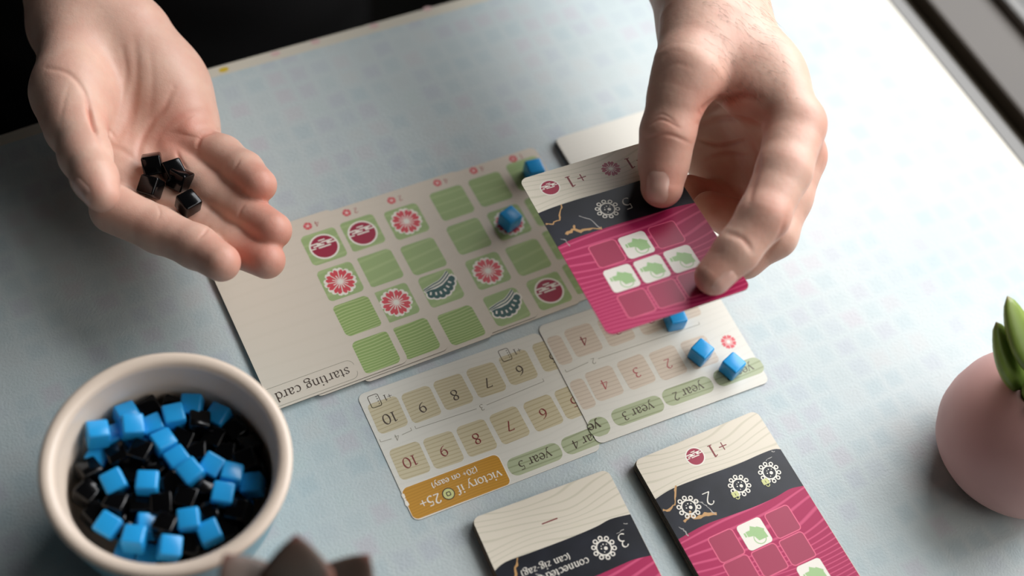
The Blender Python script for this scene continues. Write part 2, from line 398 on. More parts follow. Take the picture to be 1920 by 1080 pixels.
mrim = mat('cream_table_rim', rgb(206, 200, 184), .4)
mspot = [mat('yellow_rim_fleck', rgb(206, 176, 40), .4), mat('pink_rim_fleck', rgb(208, 176, 172), .4)]
# table frame: origin at world origin, x along E1, y along -E2
TM = Matrix(((E1[0], -E2[0], 0, 0), (E1[1], -E2[1], 0, 0), (0, 0, 1, 0), (0, 0, 0, 1)))
def tloc(P): return np.array([P@E1, -(P@E2), P[2]])
table = empty('table'); table.matrix_world = TM
tag(table, 'pale blue mosaic-patterned table with a cream rim, under the cards and bowl', 'table')
farY = tloc(at(600, 75, 0))[1]; rightX = tloc(at(1665, 0, 0))[0]
pA = tloc(at(0, 254, 0)); pB = tloc(at(375, 133.6, 0)); pC = tloc(at(858, 0, 0))
outl = [(-700, -520), (rightX, -520), (rightX, pC[1]+6), (pC[0], pC[1]), (pB[0], pB[1]), (pA[0], pA[1]), (-700, pA[1]-10)]
V, Fc, mi = prism([(x*MM, y*MM) for x, y in outl], -.022, 0)
o = pydata('tabletop', V, Fc, [mtop, mrim], table)
for p, k in zip(o.data.polygons, mi): p.material_index = k
# rim strip along the far edge, flecked
ri = Ink(.02); ri.mats = []
M['rim'] = mrim; M['fy'], M['fp'] = mspot
far = [(rightX, pC[1]+6), (pC[0], pC[1]), (pB[0], pB[1]), (pA[0], pA[1]), (-700, pA[1]-10)]
ri.strip([(x, y) for x, y in far], [(x, y-6.0) for x, y in far], 'rim')
for (u, vv, k) in ((418, 128, 'fy'), (515, 98, 'fp'), (590, 76, 'fp'), (800, 14, 'fp'), (700, 46, 'fp')):
    q = tloc(at(u, vv, 0)); ri.poly(circ(q[0], q[1]-1, 2.6, 1.5, 12), k)
ri.build('rim_strip', table)
ri = Ink(.02); ri.strip([(rightX, -520), (rightX, pC[1])], [(rightX-2, -520), (rightX-2, pC[1])], 'rim'); ri.build('rim_strip', table)
mleg = mat('dark_table_leg', rgb(40, 38, 36), .5)
for (x, y) in ((-640, -460), (rightX-60, -460), (rightX-60, pC[1]-70), (-640, pA[1]-80)):
    from_bm('leg', box_bm((x-20)*MM, (x+20)*MM, (y-20)*MM, (y+20)*MM, FLOORZ, -.0221, .003), mleg, table)
# window sill and wall beyond the right edge of the table
msill = mat('brown_grey_sill', rgb(58, 49, 38), .5); mpale = mat('pale_sill_lip', rgb(94, 92, 88), .45)
mgap = mat('dark_gap', rgb(72, 62, 44), .7); mwall = mat('wall_paint', rgb(150, 146, 138), .8)
for m_ in (msill, mpale, mwall):
    t = NT(m_); nz = t.n('ShaderNodeTexNoise'); nz.inputs['Scale'].default_value = 14; t.l(t.coords(), nz.inputs['Vector'])
    c = tuple(t.b.inputs['Base Color'].default_value)
    t.l(t.ramp(nz.outputs[0], [(.3, tuple(q*.93 for q in c[:3])+(1,)), (.7, tuple(min(1, q*1.06) for q in c[:3])+(1,))]), t.b.inputs['Base Color'])
R0 = rightX
slab('trim_1', R0+3, R0+13.8, -700, 900, -60, -4, mpale, 2)
slab('trim_2', R0+14, R0+31.8, -700, 900, -60, -20, mgap)
slab('trim_3', R0+32, R0+70, -700, 900, -60, -10, msill, 2)
slab('trim_4', R0+70.2, R0+79, -700, 900, -60, -4, mpale, 2)
slab('window_1', R0+79.2, R0+165, -700, 900, -60, -8, mat('grey_window_frame', rgb(66, 66, 62), .5), 3)
slab('wall_right', R0+3, R0+165, -700, 900, -739.5, -60.2, mwall)
# ------------------------------------------------------------------ cards
def cardmesh(name, w, h, th=.32, r=3.2, edge='edge', face='cream', back='cream'):
    V, Fc, mi = prism([(x*MM, y*MM) for x, y in rrect(w, h, r, 6)], 0, th*MM)
    me = bpy.data.meshes.new(name); me.from_pydata(V, [], Fc); me.update()
    for k in (face, edge): me.materials.append(M[k])
    me.polygons.foreach_set('material_index', mi)
    return me
class Card:
    """a card lying at the corner x, y with heading th (mm, world); local frame: centre, x right, y away from the lens"""
    def __init__(s, name, x, y, th, w, h, z, face, label, cat='card', group=None, thick=.32, mat4=None, edge='edge'):
        s.w, s.h, s.z, s.t = w, h, z, thick
        if mat4 is None:
            ex = np.array([math.cos(th), math.sin(th), 0]); ey = np.array([-math.sin(th), math.cos(th), 0]); ez = np.array([0, 0, 1.])
            c = np.array([x, y, z])+ex*w/2-ey*h/2
        else: ex, ey, ez, c = mat4
        s.ex, s.ey, s.ez, s.c = ex, ey, ez, c
        s.o = bpy.data.objects.new(name, cardmesh(name, w, h, thick, face=face, edge=edge)); COL.objects.link(s.o)
        s.o.matrix_world = Matrix(((ex[0], ey[0], ez[0], c[0]*MM), (ex[1], ey[1], ez[1], c[1]*MM), (ex[2], ey[2], ez[2], c[2]*MM), (0, 0, 0, 1)))
        tag(s.o, label, cat, group)
    def L(s, u, v):
        d = FW+RT*(u-960)/FPX-UP*(v-540)/FPX; c = s.c+s.ez*s.t
        P = CAM+d*((c-CAM)@s.ez)/(d@s.ez)-s.c
        return float(P@s.ex), float(P@s.ey)
    def ink(s): return Ink(s.t+.02)
Z0 = .0
# ---- the tableau: six portrait cards, each tucked under the one on its left
SX, SY, STH = -140.22, -20.38, .6624
def scell(i, j): return None
NT_ = 6
colpx = [[(608, 462), (638, 528), (670, 592), (705, 660)], [(680, 437), (712, 502), (743, 567), (780, 635)],
         [(762, 415), (794, 480), (827, 540), (865, 610)], [(847, 380), (880, 443), (915, 508), (950, 575)],
         [(920, 355), (955, 417), (990, 482), (1030, 545)], [(990, 325), (1024, 390), (1058, 452), (1096, 516)]]
kinds = ['CFWV', 'C.FV', 'F.TW', '..FT', '.F.C', '....']
names = ['starting card, cream with the words and one column of green squares at its right edge',
         'cream tableau card showing red disc and low flower, second column from the starting words',
         'cream tableau card showing flower on top and teal fan in third row',
         'cream tableau card showing two plain squares above a flower and a teal fan',
         'cream tableau card with a blue cube on its flower and a red disc lowest',
         'rightmost cream tableau card, a blue cube on its top square, half under the held card']
def px_col_x(card, k): return sum(card.L(*p)[0] for p in colpx[k])/4
ex = np.array([math.cos(STH), math.sin(STH), 0])
base = Card('tmp', SX, SY, STH, 63, 88, 2.0, 'plaincream', 'x', 'card')
cell_x0 = px_col_x(base, 0); bpy.data.objects.remove(base.o)
TAB = []
rnd = random.Random(3)
for k in range(NT_):
    z = .02+.36*(NT_-1-k)
    probe = Card('tmp', SX, SY, STH, 63, 88, z, 'plaincream', 'x', 'card')
    dx = px_col_x(probe, k)-cell_x0 if k else 0
    ys = [probe.L(*p)[1] for p in colpx[k]]
    bpy.data.objects.remove(probe.o)
    dy = [0, -1.0, -2.4, -.6, -1.6, -.8][k]
    x = SX+ex[0]*dx-dy*-math.sin(STH)*-1; y = SY+ex[1]*dx
    x = SX+ex[0]*dx+(-math.sin(STH))*dy; y = SY+ex[1]*dx+math.cos(STH)*dy
    c = Card('starting_card' if k == 0 else 'playing_card', x, y, STH, 63, 88, z, 'plaincream', names[k], 'card',
             edge='edge'); TAB.append(c)
    for j, p in enumerate(colpx[k]):
        lx, ly = c.L(*p); s = 17.0
        I = c.ink(); kk = kinds[k][j]
        I.poly(wob(rrect(s, s, 2.2, 5, lx, ly), .18, .6, k+j), 'greenwave' if (kk in 'VW' and j >= 2) else 'green')
        if kk == 'C': m_circle(I, lx, ly, 6.1)
        if kk == 'F': m_flower(I, lx, ly, 6.6, 8)
        if kk == 'T': m_fan(I, lx+.3, ly-.5, 6.2, 12)
        I.build('green_square', c.o, {'C': 'green square with crimson disc and white clouds', 'F': 'green square with red blossom', 'T': 'green square with dark teal fan'}.get(kk))
    # head of the column: little blossom and its number
    hu, hv = [(583, 424), (656, 399), (740, 376), (826, 343), (894, 320), (968, 298)][k]
    lx, ly = c.L(hu-6, hv); I = c.ink()
    m_flower(I, lx, ly, 2.1, 5, 'rose', None); text(I, '422441'[k], lx+4.4, ly, 4.6, 'lightred')
    I.build('column_number', c.o)
c = TAB[0]; I = c.ink()
a = c.L(529, 752); b = c.L(675, 692); cx, cy = c.L(586, 719)
P = rrect(43, 9.5, 3, 4, cx-1.5, cy); I.line(P[:len(P)//2+2], .22, 'greytext'); I.line(P[len(P)//2:], .22, 'greytext')
text(I, 'starting card', cx, cy, 6.7, 'darktext', 180, .95); I.build('lettering', c.o, 'small serif words starting card')
# ---- the two track cards
CA = Card('track_card', -54.43, -72.557, .6418, 88, 63, .02, 'trackcard', 'landscape number card with an ochre victory banner, years 4 and 5', 'card', thick=.3)
CB = Card('track_card', 15.074, -17.699, .6238, 88, 63, .34, 'trackcard', 'landscape number card overlapping the banner card, years 2 and 3, cubes on it', 'card', thick=.3)
def ncell(c, u, v, n, m='tan', tcol='redtext', w=13.6, h=15.2, sz=7.6, ny=0, num_px=None):
    x, y = c.L(u, v); I = c.ink(); I.poly(wob(rrect(w, h, 2.2, 5, x, y), .2, .5, u), m)
    if n:
        nx, nyy = c.L(*num_px) if num_px else (x, y+ny)
        text(I, n, nx, nyy, sz, tcol)
    I.build('number_square', c.o)
    return x, y
def grid_cells(c, px, nums, m, tcol, **k):
    for (u, v), n in zip(px, nums): ncell(c, u, v, n, m, tcol, **k)
grid_cells(CA, [(728, 778), (789, 758), (850, 735), (912, 712), (972, 689), (1034, 665)], ['10', '9', '8', '7', '6', '5'], 'tan', 'darktext', num_px=None, ny=-1.2)
grid_cells(CA, [(768, 864), (831, 844), (893, 821), (955, 797), (1018, 774), (1076, 752)], ['10', '9', '8', '7', '6', '5'], 'tan', 'redtext')
def plus_card(c, u, v):
    x, y = c.L(u, v); I = c.ink(); I.line(rrect(4.6, 6.0, .8, 3, x-2.6, y), .3, 'darktext', closed=True)
    for q in range(4): I.poly(circ(x-1.2, y+1.8-1.2*q, .28, n=6), 'darktext')
    text(I, '+1', x+3.4, y, 4.6, 'darktext'); I.build('card_bonus_mark', c.o)
plus_card(CA, 713, 748); plus_card(CA, 957, 662)
def bracket(c, u0, v0, u1, v1, n, un, vn):
    I = c.ink(); a = np.array(c.L(u0, v0)); b = np.array(c.L(u1, v1)); q = np.array(c.L(un, vn)); d = (b-a)/np.hypot(*(b-a)); nn = np.array([-d[1], d[0]])
    for s0, s1 in ((a, q-d*2.4), (q+d*2.4, b)):
        I.line([s0, s1], .25, 'greytext')
    I.line([a, a+nn*1.4], .25, 'greytext'); I.line([b, b+nn*1.4], .25, 'greytext')
    text(I, n, q[0], q[1], 4.6, 'greytext'); I.build('bracket_line', c.o)
bracket(CA, 714, 829, 772, 807, '4', 744, 819); bracket(CA, 780, 804, 1020, 715, '3', 903, 763)
bracket(CB, 1062, 698, 1312, 608, '2', 1112, 676)
grid_cells(CB, [(1094, 637), (1156, 617), (1218, 596), (1280, 573)], ['4', '3', '2', ''], 'rosetan', 'redtext')
ncell(CB, 1050, 656, '', 'rosetan', w=7); ncell(CB, 1093, 739, '', 'rosetan', w=7)
grid_cells(CB, [(1133, 719), (1193, 697), (1252, 680), (1312, 660)], ['4', '3', '2', ''], 'rosetan', 'lightred')
def pill(c, u, v, s, w=25, h=9.0):
    x, y = c.L(u, v); I = c.ink()
    P = rrect(w, h, 3.6, 6, x, y); I.poly([(p[0], y+(p[1]-y)*(1.0 if abs(p[0]-x) < w*.3 else .95)) for p in P], 'sage')
    text(I, s, x, y, 6.4, 'darktext'); I.build('year_pill', c.o)
pill(CA, 1003, 861, 'year 5'); pill(CA, 1103, 822, 'year 4')
pill(CB, 1123, 800, '', w=9.6)
I = Ink(CB.t+.15); text(I, 'ye', *CB.L(1114, 799), 6.4, 'darktext'); I.build('lettering', CB.o); pill(CB, 1196, 770, 'year 3'); pill(CB, 1290, 733, 'year 2'); pill(CB, 1385, 697, 'year 1')
x, y = CA.L(856, 912); I = CA.ink()
P = wob(rrect(44.5, 14.8, 2.6, 7, x, y), .14, 1.3); I.poly(rrect(45.2, 15.4, 2.8, 7, x, y), 'white'); I.poly(P, 'ochre')
for q in range(6): I.poly(circ(x-22.3, y+2+1.6*math.sin(q*1.9)-q*.7+2, .7+.25*math.sin(q*3), n=8), 'white')
text(I, 'victory if', *CA.L(899, 902), 5.7, 'white', 180, 1.15)
text(I, '25+', *CA.L(806, 938), 6.8, 'white', 180, 1.2)
text(I, '(20+ on easy)', *CA.L(852, 895), 4.0, 'white', 180, 1.25)
cx_, cy_ = CA.L(841, 926); I.poly(circ(cx_, cy_, 2.7), 'darktext'); I.poly(circ(cx_, cy_, 2.3), 'coin'); I.poly(rrect(2.0, 2.0, .4, 2, cx_, cy_), 'darktext'); I.poly(rrect(1.2, 1.2, .2, 2, cx_, cy_), 'coin')
I.build('victory_banner', CA.o, 'ochre banner with white words victory if 25+ and a coin')
I = CB.ink(); m_flower(I, *CB.L(1366, 641), 3.7, 8, 'rose', None); I.build('blossom_mark', CB.o)
# ---- a blank pale card beyond, half under the hand
Pq = at(1040, 259, 3.0)
for k in range(8):
    q = Card('playing_card', Pq[0]+rnd.uniform(-.4, .4), Pq[1]+rnd.uniform(-.4, .4), .655, 63, 88, .02+.36*k, 'trackcard',
             'pale face-down card on top of the deck beyond the held card, behind the thumb' if k == 7 else 'pale card in the deck beyond the held card, under its top card', 'card', 'pale deck beyond the held card')
    if k == 7: q.o['label'] = 'pale face-down card on top of the deck beyond the held card, behind the thumb'
# ---- play cards
def play_card(c, head, band, rest, b1, b2):
    """b1, b2: the wavy boundaries (local y) of the dark band, given left to right"""
    def curve(b, n=16):
        return [tuple(q) for q in crom(b, 5)]
    w, h = c.w/2-.02, c.h/2-.02
    top = curve(b1); bot = curve(b2)
    I = c.ink(); I.poly(top+bot[::-1], 'navy')
    vein(I, c, band); I.build('marble_band', c.o, 'black marble band with gold veins')
    r = 3.2
    lowc = [(w-r+r*math.cos(a), -h+r-r*math.sin(a)) for a in np.linspace(0, PI/2, 6)]+[(-w+r-r*math.sin(a), -h+r-r*math.cos(a)) for a in np.linspace(0, PI/2, 6)]
    I = Ink(c.t+.015); I.poly(bot+lowc, 'magenta'); I.build('magenta_field', c.o, 'magenta lower field with pink grain lines')
def vein(I, c, seed):
    w = c.w/2; rr = random.Random(seed)
    y1 = c.b1y
    def jag(P, wd, m):
        Q = []
        for a, b in zip(P[:-1], P[1:]):
            for s in (0, .33, .66):
                Q.append((a[0]+(b[0]-a[0])*s+rr.uniform(-.35, .35), a[1]+(b[1]-a[1])*s+rr.uniform(-.35, .35)))
        Q.append(P[-1]); I.line(Q, lambda i, n, d: wd*rr.uniform(.4, 1.5), m)
    jag([(-w+11, y1+.6), (-w+8.5, y1-3), (-w+6.5, y1-6.5), (-w+3.0, y1-7.5), (-w+.5, y1-6.6)], .8, 'gold')
    jag([(-w+6, y1-15), (-w+9.5, y1-13.5), (-w+12, y1-15.5), (-w+16, y1-15.6), (-w+21, y1-17.2)], 1.3, 'gold')
    jag([(-w+10, y1-14), (-w+11.2, y1-11.5)], .8, 'gold')
    jag([(-w+15, y1-8), (-w+18, y1-10.5), (-w+19, y1-13), (-w+20.5, y1-17)], .45, 'silver')
    jag([(-w+3.2, y1-16), (-w+4.4, y1-18), (-w+4.8, y1-21)], .4, 'silver')
    jag([(w-4.5, y1-1.6), (w-3.0, y1-2.2)], .4, 'silver'); jag([(w-9, y1-4.6), (w-5.6, y1-4.0)], .35, 'silver')
# the held card: pose solved from its corners
hc = np.array([42.61, -9.54, 75.68]); rv = np.array([-.105, -.099, .589])
Rm = np.array(Matrix.Rotation(np.linalg.norm(rv), 3, Vector(rv)))
HELD = Card('held_card', 0, 0, 0, 63, 88, 0, 'cream', 'magenta, black and cream playing card held up between thumb and fingers', 'card', mat4=(Rm[:, 0], Rm[:, 1], Rm[:, 2], hc), thick=.32, edge='edge')
def seq(c, P): return [c.L(*p) for p in P]
def clampx(P, w):
    P = list(P); P[0] = (-w, P[0][1]); P[-1] = (w, P[-1][1]); return P
def z3(X, Y): return (960+X/2.7, 260+Y/2.7)
b1 = clampx(seq(HELD, [z3(130, 378), z3(215, 345), z3(340, 305), z3(480, 265), z3(640, 214), z3(800, 165), z3(850, 150)]), 31.48)
b2 = clampx(seq(HELD, [z3(232, 548), z3(300, 512), z3(410, 473), z3(560, 425), z3(700, 385), z3(830, 345), z3(925, 325)]), 31.48)
HELD.b1y = b1[0][1]
play_card(HELD, 0, 1, 0, b1, b2)
I = HELD.ink(); m_circle(I, *HELD.L(*z3(193, 248)), 6.2*.62); I.build('disc_mark', HELD.o)
I = HELD.ink(); m_flower(I, *HELD.L(*z3(501, 152)), 4.2, 7, 'crimson', None, .5); I.build('blossom_mark', HELD.o)
I = HELD.ink(); text(I, '+1', *HELD.L(*z3(320, 205)), 10.0, 'redtext', space=.1); I.build('bonus_number', HELD.o)
I = HELD.ink(); text(I, '+1', *HELD.L(*z3(620, 112)), 10.0, 'redtext', space=.1); I.build('bonus_number', HELD.o)
I = Ink(HELD.t+.15); m_spiky(I, *HELD.L(*z3(483, 357)), 5.3, 'white'); text(I, '5', *HELD.L(*z3(580, 325)), 9.4, 'white', weight=.8); I.build('spiky_ring_mark', HELD.o, 'white spiky ring and number 5')
for (X, Y, k) in ((483, 583, 0), (632, 538, 1), (785, 487, 0), (555, 708, 1), (708, 660, 1), (858, 608, 1), (632, 835, 0), (785, 785, 0), (932, 730, 0)):
    I = Ink(HELD.t+.05); x, y = HELD.L(*z3(X, Y))
    if k: m_tile(I, x, y, 12.0)
    else: m_square(I, x, y, 12.0)
    I.build('printed_square', HELD.o, 'white square with a green arrow' if k else None)
# two decks
def deck(x, y, th, n, label, under, group, off):
    out = None
    for k in range(n):
        r_ = random.Random(k*7+len(label))
        ox, oy = (off*(n-1-k)*.0+r_.uniform(-.35, .35), r_.uniform(-.35, .35)) if k < n-1 else (0, 0)
        out = Card('playing_card', x+ox, y+oy, th+(r_.uniform(-.006, .006) if k < n-1 else 0), 63, 88, .02+.36*k, 'cream', label if k == n-1 else under, 'card', None if k == n-1 else group)
    return out
dC = deck(67.577, -74.965, .6551, 15, 'top card of the right deck, with a +1, number 2 and two padlocks', 'card beneath the top card in the right deck, dark edge showing', 'lower cards of the right deck', 1)
def z7(X, Y): return (860+X/2.526, 780+Y/2.526)
b1 = clampx(seq(dC, [z7(940, 390), z7(1010, 345), z7(1150, 290), z7(1320, 228), z7(1430, 180), z7(1490, 158), z7(1530, 155)]), 31.48)
b2 = clampx(seq(dC, [z7(1043, 583), z7(1160, 518), z7(1290, 470), z7(1400, 430), z7(1500, 385), z7(1570, 345), z7(1635, 330)]), 31.48)
dC.b1y = b1[0][1]+1; play_card(dC, 0, 2, 0, b1, b2)
I = dC.ink(); m_circle(I, *dC.L(*z7(1120, 192)), 3.9); I.build('disc_mark', dC.o)
I = dC.ink(); text(I, '+1', *dC.L(*z7(1222, 152)), 9.6, 'redtext', space=.12); I.build('bonus_number', dC.o)
I = Ink(dC.t+.15); m_spiky(I, *dC.L(*z7(1090, 432)), 5.4); text(I, '2', *dC.L(*z7(1180, 385)), 9.4, 'white', weight=.8); I.build('spiky_ring_mark', dC.o)
for (a_, b_) in (((1330, 330), (1312, 375)), ((1472, 268), (1455, 315))):
    I = Ink(dC.t+.15); m_spiky(I, *dC.L(*z7(*a_)), 5.2); m_lock(I, *dC.L(*z7(*b_)), 2.5); I.build('locked_ring_mark', dC.o)
gx = {}
for (X, Y, k) in ((1270, 615, 0), (1402, 558, 1), (1533, 500, 0), (1340, 740, 0), (1474, 684, 0), (1606, 628, 0), (1684, 752, 1)):
    I = Ink(dC.t+.05); x, y = dC.L(*z7(X, Y))
    if k: m_tile(I, x, y, 12.0)
    else: m_square(I, x, y, 12.0)
    I.build('printed_square', dC.o)
TLd = at(884, 973, 5.0); TRd = at(1143, 879, 5.0)
thD = math.atan2(TRd[1]-TLd[1], TRd[0]-TLd[0])
dD = deck(TLd[0], TLd[1], thD, 15, 'top card of the left deck, with a dash, number 3 and small words', 'card beneath the top card in the left deck, dark edge showing', 'lower cards of the left deck', 1)
b1 = clampx(seq(dD, [z7(165, 735), z7(225, 690), z7(360, 640), z7(520, 580), z7(650, 525), z7(720, 488), z7(800, 470)]), 31.48)
b2 = clampx(seq(dD, [z7(262, 935), z7(400, 870), z7(550, 800), z7(680, 745), z7(770, 705), z7(830, 680), z7(892, 668)]), 31.48)
dD.b1y = b1[0][1]+1; play_card(dD, 0, 3, 0, b1, b2)
I = dD.ink(); a_ = dD.L(*z7(394, 512)); b_ = dD.L(*z7(468, 484)); I.line([a_, b_], .55, 'redtext'); I.build('dash_mark', dD.o)
I = Ink(dD.t+.15); m_spiky(I, *dD.L(*z7(688, 625)), 5.4); text(I, '3', *dD.L(*z7(775, 585)), 9.4, 'white', weight=.8); I.build('spiky_ring_mark', dD.o)
I = Ink(dD.t+.15); text(I, 'connected a', *dD.L(*z7(497, 727)), 4.7, 'white', weight=1.15); text(I, '(can zig-zag)', *dD.L(*z7(412, 707)), 4.4, 'white', weight=1.1); I.build('lettering', dD.o)
# ------------------------------------------------------------------ cubes
mblue = mat('glossy_blue_plastic', rgb(40, 160, 226), .25, .5, sss=.1, sssr=(.2, .6, 1), sssc=.002)
mblack = mat('glossy_black_plastic', rgb(7, 7, 8), .12, .35)
for m_ in (mblue, mblack):
    t = NT(m_); nz = t.n('ShaderNodeTexNoise'); nz.inputs['Scale'].default_value = 260; t.l(t.coords(), nz.inputs['Vector']); t.bump(nz.outputs[0], .08, .0004)
CS = 8.3
def cube_mesh(name, m):
    bm = box_bm(-CS/2*MM, CS/2*MM, -CS/2*MM, CS/2*MM, -CS/2*MM, CS/2*MM, .95*MM, 3)
    me = bpy.data.meshes.new(name); bm.to_mesh(me); bm.free(); me.materials.append(m)
    me.polygons.foreach_set('use_smooth', [True]*len(me.polygons)); return me
MB, MK = cube_mesh('blue_cube', mblue), cube_mesh('black_cube', mblack)
def cube(P, rot, blue, label, group=None):
    o = bpy.data.objects.new('blue_cube' if blue else 'black_cube', MB if blue else MK); COL.objects.link(o)
    o.location = (P[0]*MM, P[1]*MM, P[2]*MM); o.rotation_euler = rot
    wn_ = o.modifiers.new('wn', 'WEIGHTED_NORMAL') if False else None
    tag(o, label, 'cube', group); return o
def cube_on(u, v, zc, yaw, label): cube(at(u, v, zc+CS/2), (0, 0, yaw), True, label)
cube_on(1001, 320, .4, .55, 'blue cube on the top square of the rightmost tableau card')
cube_on(956, 411, .8, .95, 'blue cube on the blossom of the tableau card left of the held card')
cube_on(1266, 598, .66, .5, 'blue cube on the number card, peeking out below the held card')
cube_on(1314, 661, .66, 1.05, 'blue cube beside the 2 on the number card, left of the blossom')
cube_on(1373, 687, .66, 1.0, 'blue cube at the year pill near the right corner of the number card')
# ------------------------------------------------------------------ bowl
BZ = 52.0
bc = at(313, 861, BZ); br = 46.3
bowl = empty('bowl', (bc[0]*MM, bc[1]*MM, 0)); tag(bowl, 'round ceramic bowl, light blue outside and cream inside, full of cubes', 'bowl')
mout = mat('light_blue_glaze', rgb(116, 170, 188), .3, .5); minn = mat('cream_glaze', rgb(226, 208, 190), .32, .5)
prof_o = [(0, .3), (30, .3), (33, 1.5), (37, 8), (41, 22), (44, 38), (45.6, 48), (46.1, 50.5)]
prof_i = [(46.1, 50.5), (46.2, 51.6), (45.4, 52.6), (43.8, 53.0), (41.8, 52.6), (40.4, 51.2), (40.0, 49), (39.7, 44), (38.6, 41.5), (38.3, 30), (36, 14), (31, 7), (0, 6)]
V, Fc = lathe([(r*br/46.2*MM, z*MM*.985) for r, z in prof_o]); pydata('outer_wall', V, Fc, mout, bowl, True)
V, Fc = lathe([(r*br/46.2*MM, z*MM*.985) for r, z in prof_i]); pydata('inner_wall', V, Fc, minn, bowl, True)
def z4(X, Y): return (80+X/2.454, 640+Y/2.454)
blue = [(255, 430, 9), (322, 448, 3), (262, 528, 1), (383, 342, 5), (412, 398, 9), (432, 478, 2), (516, 402, 4), (602, 350, 6), (690, 292, 3), (808, 345, 2), (553, 480, 5),
        (620, 550, 5), (687, 615, 5), (780, 575, 4), (863, 628, 4), (835, 710, 4), (960, 668, 1), (333, 660, 5), (480, 675, 5), (305, 845, 4), (485, 842, 3), (430, 905, 5),
        (676, 828, 6), (770, 882, 4), (582, 935, 5)]
yaws = [.15, .35, -.5, .45, .1, .5, .35, .2, -.15, -.6, .5, .55, .6, -.55, -.25, -.2, -.1, .4, -.1, -.6, .0, -.2, .05, .35, -.1]
black = [(495, 305, 2), (590, 288, 0), (365, 545, 2), (470, 525, 3), (528, 595, 3), (405, 612, 1), (215, 605, 3), (215, 715, 2), (245, 785, 0), (362, 755, 3), (455, 755, 3),
         (590, 655, 2), (555, 760, 2), (650, 725, 3), (740, 680, 1), (785, 790, 2), (885, 785, 2), (553, 868, 4), (670, 935, 1), (735, 402, 2), (655, 452, 2), (792, 468, 2),
         (728, 515, 2), (848, 515, 2), (925, 565, 1), (985, 590, -1), (610, 820, 0), (890, 410, 0), (950, 490, 0), (385, 840, -1), (565, 395, -2), (330, 600, -3), (720, 760, -2), (800, 650, -3),
         (285, 735, -2), (690, 380, -2), (900, 700, -3), (520, 520, -2), (840, 850, 0), (600, 730, -3)]
FILL = 29
HOURS = ['twelve', 'one', 'two', 'three', 'four', 'five', 'six', 'seven', 'eight', 'nine', 'ten', 'eleven']
used = {}
def clock(u, v):
    dx, dy = u-318, 885-v; r_ = math.hypot(dx, dy)
    h = int(round(math.degrees(math.atan2(dx, dy))/30)) % 12
    ring = 'close to the wall' if r_ > 132 else 'midway out' if r_ > 68 else 'near the middle'
    return HOURS[h], ring
spots = []
for lst, isb in ((blue, True), (black, False)):
    for i, (X, Y, dz) in enumerate(lst):
        u, v = z4(X, Y); P = at(u, v, FILL+dz)
        spots.append([P, isb, i, u, v, dz])
# keep every cube inside the inner wall and push overlapping ones apart
PP = np.array([s[0] for s in spots])
for it in range(60):
    for i in range(len(PP)):
        for j in range(i):
            d = PP[i]-PP[j]; L_ = np.linalg.norm(d)
            if L_ < CS*1.06:
                push = d/(L_+1e-6)*(CS*1.06-L_)*.5*np.array([.55, .55, 1.0]); PP[i] += push*.6; PP[j] -= push*.6
        q = PP[i, :2]-bc[:2]; r_ = np.hypot(*q); mr = 38.0-CS*.62
        if r_ > mr: PP[i, :2] = bc[:2]+q/r_*mr
        PP[i, 2] = np.clip(PP[i, 2], FILL-7, FILL+10)
for s, P in zip(spots, PP):
    _, isb, i, u, v, dz = s
    rr = random.Random(i*13+isb)
    yaw = (yaws[i] if isb else rr.uniform(-.8, .8))+ROLL+.1
    rot = (rr.uniform(-.28, .28), rr.uniform(-.28, .28), yaw)
    h, ring = clock(*project(P)); key = (isb, h, ring); n = used.get(key, 0); used[key] = n+1
    extra = ['', ', nearer the rim', ', half covered', ', lowest'][min(n, 3)]
    nm = 'blue' if isb else 'black'
    cube(P, rot, isb, f"{nm} cube in the bowl at {h} o'clock, {ring}{extra}", 'blue cubes in the bowl' if isb else 'black cubes in the bowl')
# the layers of cubes underneath, which carry the upper ones
k = 0
for zz in (20.5, 12.0):
    rr = random.Random(int(zz)); R_ = 32 if zz > 15 else 27
    for gx_ in range(-3, 4):
        for gy_ in range(-3, 4):
            x = gx_*9.0+rr.uniform(-.3, .3); y = gy_*9.0+rr.uniform(-.3, .3)
            if math.hypot(x, y) < R_-1.5 and (zz > 15 or True):
                isb = rr.random() < .25
                nm = 'blue' if isb else 'black'
                cube((bc[0]+x, bc[1]+y, zz), (0, 0, rr.uniform(-.03, .03)), isb, f'{nm} cube buried under the upper cubes in the bowl', f'buried {nm} cubes in the bowl')
# ------------------------------------------------------------------ pink pot with a small succulent, at the right
mpink = mat('matt_pink_ceramic', rgb(204, 158, 152), .5, .4); t = NT(mpink)
nz = t.n('ShaderNodeTexNoise'); nz.inputs['Scale'].default_value = 30; t.l(t.coords(), nz.inputs['Vector'])
t.l(t.ramp(nz.outputs[0], [(.3, rgb(200, 154, 148)), (.7, rgb(210, 164, 157))]), t.b.inputs['Base Color'])
msoil = mat('dark_potting_soil', rgb(46, 34, 28), .9)
pp = at(1990, 742, 60); pot = empty('pot', (pp[0]*MM, pp[1]*MM, 0)); tag(pot, 'egg-shaped matt pink pot with a small green succulent, at the right edge', 'flowerpot')
prof = [(0, .2), (17, .2), (22, 1.2), (28, 5), (32.5, 12), (34.4, 19), (34.6, 25), (33.6, 34), (31, 42), (26.8, 49.5), (21.8, 55), (18.8, 57.4), (17.4, 58), (16.2, 57.6), (15.8, 55), (18, 49), (18, 46)]
V, Fc = lathe([(r*MM, z*MM) for r, z in prof]); V = [(a*1.07, b*1.07, c*1.04) for a, b, c in V]; pydata('pot_body', V, Fc, mpink, pot, True)
V = []; Fc = []
rr = random.Random(5); ns, nr = 28, 7
